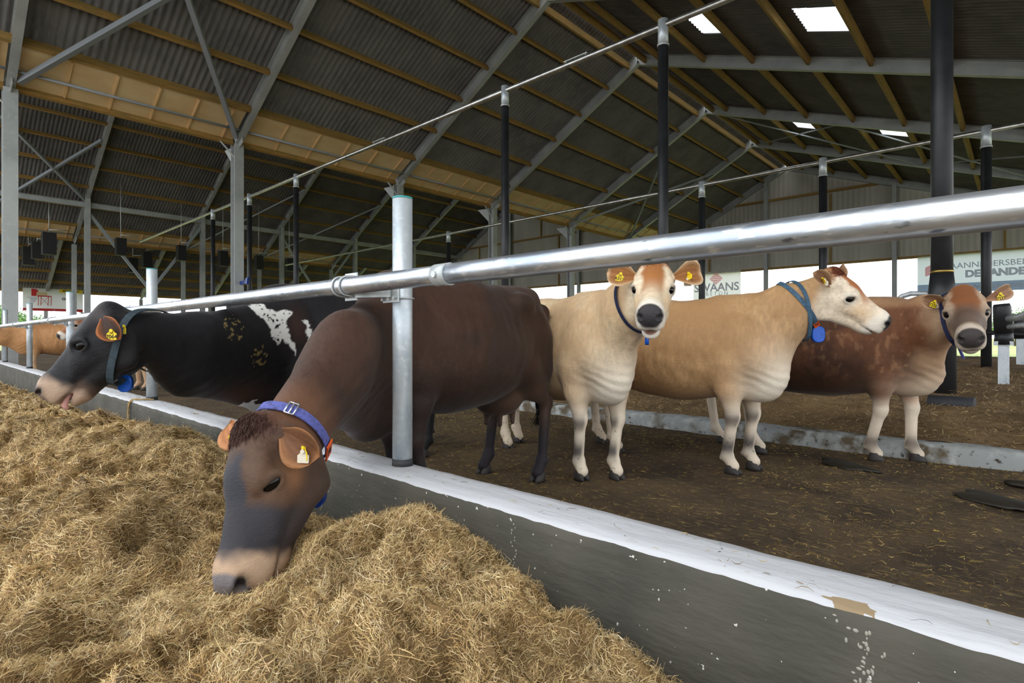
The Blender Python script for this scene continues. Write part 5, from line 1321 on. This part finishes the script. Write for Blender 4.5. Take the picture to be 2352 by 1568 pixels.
# ---- 2 the black cow reaching for the hay
PATCH = [(0.351, 1.209), (0.249, 1.223), (0.18, 1.168), (0.108, 1.196), (0.056, 1.161), (0.108, 1.112), (0.098, 1.027), (0.056, 0.942), (0.03, 0.861), (0.098, 0.942), (0.139, 0.974), (0.159, 0.943), (0.19, 0.985), (0.23, 1.016), (0.259, 1.119), (0.308, 1.139)]
PATCH2 = [(-0.019, 1.125), (-0.062, 1.115), (-0.079, 1.06), (-0.073, 0.995), (-0.057, 0.957), (-0.04, 1.017), (-0.051, 1.06)]
def col_black(s, V, Hc):
    C = base(V, (28, 27, 29), .18, 5); n = fbm(V[:, 0] * 3 + 2, V[:, 1] * 3, V[:, 2] * 3, 4)
    C = mixc(C, lin((74, 50, 38)), blob(V, (.40, .2, .60), (.20, .3, .10)) * .9)
    C = mixc(C, lin((66, 44, 34)), blob(V, (.02, .3, 1.08), (.08, .4, .14)) * .8)
    wx = (fbm(V[:, 0] * 22, V[:, 2] * 22, o=4) - .5) * .05; wz = (fbm(V[:, 0] * 22 + 9, V[:, 2] * 22 + 4, o=4) - .5) * .05
    mm = lambda poly: sum(inpoly(V[:, 0] + wx + ox, V[:, 2] + wz + oz, poly).astype(float) for ox, oz in ((0, 0), (.004, 0), (-.004, 0), (0, .004), (0, -.004))) / 5 * (V[:, 1] > 0)
    pm = mm(PATCH) + mm(PATCH2)
    pm_old = inpoly(V[:, 0] + wx, V[:, 2] + wz, PATCH) & (V[:, 1] > 0) | inpoly(V[:, 0] + wx, V[:, 2] + wz, PATCH2) & (V[:, 1] > 0)
    sp = fbm(V[:, 0] * 60, V[:, 1] * 60, V[:, 2] * 60, 2)
    C = mixc(C, (.80, .79, .74), pm * (1 - sstep(.66, .70, sp)))
    C = mixc(C, (.74, .73, .70), ((V[:, 2] < .58 + .3 * (n - .5)) & (V[:, 2] > .30) & (fbm(V[:, 0] * 9, V[:, 1] * 9, V[:, 2] * 9, 4) > .50)) * 1.0 * (V[:, 0] > -.3))
    C = mixc(C, lin((150, 130, 80)), ((fbm(V[:, 0] * 60, V[:, 1] * 60, V[:, 2] * 60, 3) > .60) * (blob(V, (.486, .3, 1.055), (.07, .4, .09)) + blob(V, (.30, .3, .872), (.06, .4, .08)) > .35)) * .8)
    hd = is_head(Hc); F = base(Hc, (31, 31, 34), .12, 12)
    F = mixc(F, lin((70, 58, 54)), blob(Hc, (.03, -.03, 0), (.06, .05, .12)) * .8)
    F = mixc(F, lin((26, 24, 24)), sstep(-.13, -.22, Hc[:, 1]) * .7)
    F = mixc(F, lin((96, 78, 66)), sstep(.30, .38, Hc[:, 0]) * sstep(-.15, -.17, Hc[:, 1]))
    F = eye_ring(F, Hc, (24, 22, 22), .8, .03)
    F = muzzle(F, Hc, (176, 150, 128), (128, 112, 104))
    return C * (1 - hd[:, None]) + F * hd[:, None]
poll = P3(274, 730, 2.98); nose = P3(108, 896, 2.86)
black = c_ = Cow('black and white cow stretching its neck over the kerb with tongue out', (-4.06, 1.93), (-3.92, 3.15), [(-3.88, 1.94), (-4.22, 1.90), (-3.67, 2.90), (-4.05, 3.22)],
     poll, nose, -RT * .72 + UP3 * .66 + TC(200) * .16, col_black, 'cows at the feed fence', vx=.0072, height=1.37, hs=1.03, neck_mid=P3(452, 776, 3.42), neck_r=1.14, mouth=.016, bz=.11, crest=[((.34, 0, 1.22), (.10, 0, 1.27), .085), ((.10, 0, 1.27), (-.2, 0, 1.26), .085)])
W = c_.vec
e1 = c_.ear(-1, W(RT * .55 - UP3 * .72 + TC(260) * .34), W(TC(260) * .75 - RT * .25 - UP3 * .1), length=.16, width=.062, cin=(58, 38, 27), cout=(34, 29, 28), rim=(190, 110, 54))
c_.ear_tag(e1, .60, W(RT * .95 - TC(265) * .1), W(UP3), .016, .062, '7064', sub='NL')
c_.ear_tag(e1, .60, W(TC(265) + RT * .3), W(UP3), -.02, .055, '', q=-1.2)
c_.ear(1, W(-RT * .2 + UP3 * .2 - TC(260) * .9), W(TC(260) * .2 + UP3 * .5 - RT * .4), length=.14, cin=(58, 38, 27), cout=(34, 29, 28))
cc = c_.front * 0; pc = P3(312, 812, 3.08); cc = np.array(c_.loc(pc)); axw = np.array(W(RT * .97 - UP3 * .22 - TC(312) * .15))
o, pt, ax_ = c_.ring(cc, axw, W(UP3), .036, 'collar', M['strapdark'], lift=.008, thick=.005, drop=.05); o['label'] = 'dark slate webbing collar'
p, n, a = pt(at_uv(c_, pt, 306, 885)); c_.tracker(p - np.array((0, 0, .0)), (0, 0, -1), W(RT), .070, M['blue'], o)
# tongue
m = MB(); tp = [c_.H.out(q) for q in ((.40, -.150, -.012), (.45, -.158, -.012), (.485, -.176, -.014), (.490, -.196, -.014))]
m.tube(tp, [.018, .017, .015, .008], 12); m.build('tongue', M['tongue'], c_.root, smooth='auto')

# ---- 3 the cream cow looking at the camera
def col_cream(s, V, Hc, a=(212, 184, 146), b=(192, 154, 112), st=None):
    C = base(V, a, .10, 5); n = fbm(V[:, 0] * 4 + 3, V[:, 1] * 4, V[:, 2] * 5, 4); h = 1.3
    C = mixc(C, lin(b), sstep(.46, .66, n) * .55)
    C = mixc(C, lin((198, 152, 104)), blob(V, (.0, 0, .72), (.14, .5, .22)) * .5)
    C = mixc(C, lin((232, 220, 200)), blob(V, (.22, 0, .62), (.24, .2, .26)) * 1.3)
    C = mixc(C, lin((232, 218, 196)), sstep(.62, .42, V[:, 2]) * sstep(-.35, -.2, V[:, 0]) * .9)
    C = mixc(C, lin((228, 212, 188)), sstep(.60, .42, V[:, 2]) * (V[:, 0] < -.9) * .9)
    C = mixc(C, lin((180, 144, 104)), sstep(.66, .50, V[:, 2]) * sstep(-1.0, -.85, V[:, 0]) * sstep(-.15, -.3, V[:, 0]) * .7)
    for f in s.hoofs[:2]:
        d = V - f; r2 = np.hypot(d[:, 0], d[:, 1])
        C = mixc(C, lin((66, 62, 66)), np.exp(-((d[:, 2] - .20) / .07) ** 2) * (r2 < .12) * sstep(-.005, .03, d[:, 1] * -1 + .01) * .9)
        C = mixc(C, lin((84, 76, 72)), np.exp(-((d[:, 2] - .40) / .06) ** 2) * (r2 < .14) * sstep(.0, .03, -d[:, 1]) * .8)
    sp = fbm(V[:, 0] * 60, V[:, 1] * 60, V[:, 2] * 60, 2)
    C = mixc(C, lin((64, 52, 40)), sstep(.76, .80, sp) * sstep(.46, .36, V[:, 2]) * .8)
    return C
def face(C, Hc, ground, crown, stripe=.05, cheek=None, low=None, eyec=(244, 232, 212), pale=(238, 228, 212), nosec=(62, 58, 60), gap=0.0):
    hd = is_head(Hc); F = base(Hc, ground, .07, 12); w = (fbm(Hc[:, 0] * 14, Hc[:, 2] * 14, Hc[:, 1] * 14, 3) - .5) * .04
    up_ = sstep(-.10, -.055, Hc[:, 1] - .06 * sstep(.25, .1, Hc[:, 0]))
    F = mixc(F, lin(crown), sstep(stripe + .022, stripe - .012, np.abs(Hc[:, 2]) + w) * up_ * sstep(.40, .20, Hc[:, 0]))
    F = mixc(F, lin(crown), sstep(.06, .01, Hc[:, 0]) * sstep(-.10, -.05, Hc[:, 1]) * .8)
    if cheek: F = mixc(F, lin(cheek), (blob(Hc, (.28, -.10, .07), (.09, .05, .05)) + blob(Hc, (.28, -.10, -.07), (.09, .05, .05))) * .7)
    if low: F = mixc(F, lin(low), sstep(.17, .28, Hc[:, 0] + w) * sstep(.45, .38, Hc[:, 0]) * sstep(-.16, -.09, Hc[:, 1]) * .8)
    F = eye_ring(F, Hc, eyec, .8, .05); F = eye_ring(F, Hc, (44, 36, 32), 1.0, .030)
    F = muzzle(F, Hc, pale, nosec, gap)
    return C * (1 - hd[:, None]) + F * hd[:, None]
GF = 'cows standing loose behind the fence'
poll = P3(1503, 634, 3.36)
cream = c_ = Cow('cream cow with a rust brown forehead looking straight into the camera, mouth open', (-2.19, 3.28), (-3.46, 3.78), [(-2.10, 3.37), (-2.28, 3.20), (-3.53, 3.93), (-3.39, 3.63)],
    poll, P3(1492, 727, 2.93), TC(1500) * .55 + UP3 * .83, lambda s, V, Hc: face(col_cream(s, V, Hc), Hc, (236, 216, 184), (170, 110, 60), .050, cheek=(222, 182, 130), gap=1.0), GF, vx=.0066, height=1.32, hs=1.03, mouth=.026)
W = c_.vec
e1 = c_.ear(1, W(-RT * .95 + UP3 * .16 - TC(1430) * .1), W(TC(1430) * .95 + UP3 * .1), length=.180, width=.084, cin=(156, 104, 58), cout=(200, 150, 96), rim=(232, 204, 164))
e2 = c_.ear(-1, W(RT * .95 + UP3 * .16 - TC(1580) * .1), W(TC(1580) * .95 + UP3 * .1), length=.180, width=.084, cin=(156, 104, 58), cout=(200, 150, 96), rim=(232, 204, 164))
c_.ear_tag(e1, .52, W(RT * .95 - UP3 * .2), W(UP3 + RT * .2), .018, .062, '6311', sub='NL')
c_.ear_tag(e2, .48, W(RT * .5 + TC(1580) * .6 + UP3 * .2), W(UP3 + RT * .35), .018, .058, '')
c_.ear_tag(e2, .40, W(RT * .8 + TC(1580) * .3), W(UP3 + RT * .1), .012, .055, '', mat_='tagwhite', q=.8)
a0, a1 = c_.neck[1], c_.neck[2]
o, pt, ax_ = c_.ring(a0 + (a1 - a0) * .45, (a1 - a0) / np.linalg.norm(a1 - a0) + np.array(W(TC(1497))) * .35, W(UP3), .026, 'collar', M['navy'], lift=.006, thick=.006, drop=.02); o['label'] = 'dark navy collar, half hidden under the chin'
f = at_uv(c_, pt, 1490, 780); p = pt(f)[0] + pt(f)[1] * .012
c_.tracker(p, (0, 0, -1), W(TC(1497)), .058, M['blue'], o)
m = MB(); m.tube([p + (0, 0, .022), p + (0, 0, -.012)], .011, 8); m.build('strap_loop', M['navy'], o, smooth='auto')
m = MB().sphere((0, 0, 0), 1, 16, 10); v = m.v[0] * np.array((.048, .009, .036)); m.v[0] = c_.H.out((.415, -.192, 0)) + (v @ c_.H.B.T); m.build('lower_lip', mat('pink_lip', (168, 128, 112), .4), c_.root, smooth=True)
forelock(c_, 1200, .016, (176, 116, 68), dirn=(.3, .8, 0))

# ---- 4 the tan cow in profile
def col_tan(s, V, Hc):
    C = col_cream(s, V, Hc, (188, 150, 106), (160, 120, 78))
    C = mixc(C, lin((172, 130, 86)), sstep(.95, 1.25, V[:, 2]) * sstep(.25, -.2, V[:, 0]) * .6)
    return face(C, Hc, (238, 220, 194), (172, 106, 58), .055, cheek=(222, 178, 124), eyec=(246, 238, 224), nosec=(50, 46, 46))
poll = P3(1893, 645, 3.84)
tan = c_ = Cow('tan cow with white cheeks in profile, blue sensor on its collar, head turned right', (-1.53, 4.20), (-2.78, 4.28), [(-1.50, 4.33), (-1.56, 4.07), (-2.92, 4.42), (-2.60, 4.18)],
    poll, P3(2024, 733, 3.72), RT * .50 + UP3 * .78 + TC(1950) * .42, col_tan, GF, vx=.0078, height=1.31, hs=.96)
W = c_.vec
e1 = c_.ear(1, W(-RT * .78 + UP3 * .62 + TC(1880) * .25), W(TC(1880) * .7 + RT * .45 - UP3 * .05), length=.165, width=.056, cin=(120, 84, 56), cout=(178, 136, 96), rim=(196, 158, 116))
e2 = c_.ear(-1, W(RT * .72 + UP3 * .78 - TC(1950) * .25), W(TC(1960) * .8 + RT * .2 - UP3 * .5), length=.20, width=.055, cin=(140, 100, 66), cout=(184, 144, 100), rim=(200, 162, 120))
c_.ear_tag(e1, .42, W(TC(1880) + RT * .35), W(UP3 - RT * .35), .012, .05, '')
c_.ear_tag(e1, .32, W(TC(1880) * .4 + RT), W(UP3), .010, .055, '', mat_='tagwhite')
c_.ear_tag(e2, .45, W(RT), W(UP3 * .3 + TC(1960)), -.02, .05, '')
cc = np.array(c_.loc(P3(1868, 742, 3.90))); axw = np.array(W(RT * .80 + UP3 * .55 + TC(1868) * .15))
o, pt, ax_ = c_.ring(cc, axw, W(UP3), .030, 'collar', M['strapgrey'], lift=.008, thick=.005, drop=.03); o['label'] = 'blue grey webbing collar with an orange block'
numplate(c_, o, pt, at_uv(c_, pt, 1859, 752), '3', .048, .04)
p, n, a = pt(at_uv(c_, pt, 1906, 800)); c_.tracker(p, np.array((0, 0, -1.0)), W(RT * .9 - UP3 * .3), .085, M['blue'], o)
cc2 = np.array(c_.loc(P3(1838, 742, 3.95))); o2, pt2, _ = c_.ring(cc2, W(RT * .95 + UP3 * .22), W(UP3), .026, 'collar_strap', M['strapgrey'], lift=.006, thick=.005, drop=.02)
forelock(c_, 2600, .026, (120, 66, 44), c0=(.01, .005, 0), spread=(.022, .012, .034), dirn=(.45, .8, 0))

# ---- 5 the rusty cow at the right
def col_rust(s, V, Hc):
    C = base(V, (116, 74, 48), .2, 7); n = fbm(V[:, 0] * 4, V[:, 1] * 4 + 7, V[:, 2] * 4, 4)
    C = mixc(C, lin((72, 46, 32)), sstep(.44, .60, n) * .8)
    sp = fbm(V[:, 0] * 30, V[:, 1] * 30, V[:, 2] * 13, 4)
    C = mixc(C, lin((176, 130, 92)), sstep(.58, .68, sp) * sstep(-.9, -.5, V[:, 0]) * sstep(.55, .75, V[:, 2]) * .40)
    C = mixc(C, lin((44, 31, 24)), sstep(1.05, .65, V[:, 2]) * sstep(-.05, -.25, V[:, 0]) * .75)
    nk = sstep(.05, .24, V[:, 0] + .35 * (n - .5)); C = mixc(C, lin((188, 150, 116)), nk)
    C = mixc(C, lin((186, 146, 108)), sstep(1.20, 1.27, V[:, 2]) * .6)
    C = mixc(C, lin((222, 202, 176)), blob(V, (.2, 0, .55), (.28, .24, .20)) * .9)
    C = mixc(C, lin((176, 104, 60)), blob(V, (.12, 0, .475), (.22, .2, .04)) * .9)
    C = mixc(C, lin((224, 208, 186)), sstep(.56, .42, V[:, 2]))
    for f in s.hoofs[:2]:
        d = V - f; C = mixc(C, lin((70, 58, 52)), np.exp(-((d[:, 2] - .15) / .06) ** 2) * (np.hypot(d[:, 0], d[:, 1]) < .12) * sstep(0, .02, -d[:, 1]) * .8)
    return face(C, Hc, (188, 158, 128), (142, 88, 52), .060, low=(78, 66, 60), eyec=(214, 196, 174), pale=(206, 190, 172), nosec=(66, 60, 58))
poll = P3(2212, 688, 3.92)
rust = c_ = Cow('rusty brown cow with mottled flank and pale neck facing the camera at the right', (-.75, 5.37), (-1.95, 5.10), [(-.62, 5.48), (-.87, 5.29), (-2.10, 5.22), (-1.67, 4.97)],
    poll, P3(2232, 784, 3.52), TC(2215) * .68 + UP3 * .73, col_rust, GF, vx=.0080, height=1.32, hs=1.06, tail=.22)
W = c_.vec
e1 = c_.ear(1, W(-RT * .92 + UP3 * .22 + TC(2150) * .1), W(TC(2150) * .9 - UP3 * .25), length=.170, width=.058, cin=(150, 112, 84), cout=(176, 132, 98), rim=(206, 174, 140))
e2 = c_.ear(-1, W(RT * .90 + UP3 * .40 + TC(2300) * .1), W(TC(2300) * .9 - UP3 * .25), length=.185, width=.052, cin=(156, 116, 88), cout=(176, 132, 98), rim=(206, 174, 140))
c_.ear_tag(e1, .50, W(RT * .9 - UP3 * .3), W(UP3 + RT * .4), .018, .060, '7232', sub='NL')
c_.ear_tag(e1, .40, W(RT), W(UP3), .010, .056, '', mat_='tagwhite', q=-.2)
c_.ear_tag(e2, .46, W(RT * .95 + UP3 * .2), W(UP3 - RT * .1), .020, .064, '7232', sub='NL')
a0, a1 = c_.neck[1], c_.neck[2]; cc = a0 + (a1 - a0) * .85
o, pt, ax_ = c_.ring(cc, a1 - a0, W(UP3), .028, 'collar', M['navy'], lift=.008, thick=.006, drop=.02)
p, n, a = pt(at_uv(c_, pt, 2200, 800)); m = MB().obox(p, p + np.array(W(RT * .04)) - (0, 0, .09), .02, .008).build('strap_end', M['strapblue'], o)

# ---- background cows at the fence
def col_far(s, V, Hc):
    C = base(V, (190, 140, 92), .14, 4); C = mixc(C, lin((150, 98, 58)), sstep(1.1, 1.35, V[:, 2]) * .6); C = mixc(C, lin((214, 184, 148)), sstep(.7, .5, V[:, 2]) * .6)
    return face(C, Hc, (150, 110, 78), (110, 74, 48))
c_ = Cow('tan cow at the far left edge reaching under the rail', (-17.15, 1.98), (-17.0, 3.28), [(-16.95, 1.98), (-17.3, 1.95), (-16.8, 3.3), (-17.2, 3.28)], (-17.3, 1.08, 1.02), (-17.35, .74, .66), (0, -.7, .6), col_far, GF, vx=.016, height=1.40)
c_.root['group'] = 'cows at the feed fence'
c_.ear(-1, c_.vec((.8, .1, -.2)), c_.vec((0, -.9, -.2))); c_.ear(1, c_.vec((-.8, .1, -.2)), c_.vec((0, -.9, -.2)))
cc = c_.H.out((-.05, -.13, 0)); o, pt, a = c_.ring(cc, VD(c_.neck[1], cc), c_.vec(UPZ), .045, 'collar', M['navy'], n=24, drop=.03)
p, n, a = pt(.5); c_.tracker(p, (0, 0, -1), c_.vec((0, 1, 0)), .09, M['blue'], o)
def col_far2(s, V, Hc):
    C = base(V, (166, 116, 76), .14, 4); C = mixc(C, lin((206, 172, 138)), sstep(.7, .5, V[:, 2]) * .8)
    return face(C, Hc, (160, 104, 66), (150, 92, 54))
c_ = Cow('fox coloured cow mostly hidden behind the head of the black cow', (-12.3, 2.98), (-12.0, 4.25), [(-12.12, 3.0), (-12.5, 2.96), (-11.8, 4.2), (-12.2, 4.3)], (-12.25, 2.12, 1.33), (-12.25, 1.75, 1.02), (0, -.6, .75), col_far2, GF, vx=.016, height=1.33)
c_.root['group'] = 'cows at the feed fence'
c_.ear(-1, c_.vec((.9, .1, .1)), c_.vec((0, -.9, -.2)), cin=(180, 120, 74)); c_.ear(1, c_.vec((-.9, .1, .1)), c_.vec((0, -.9, -.2)), cin=(180, 120, 74))
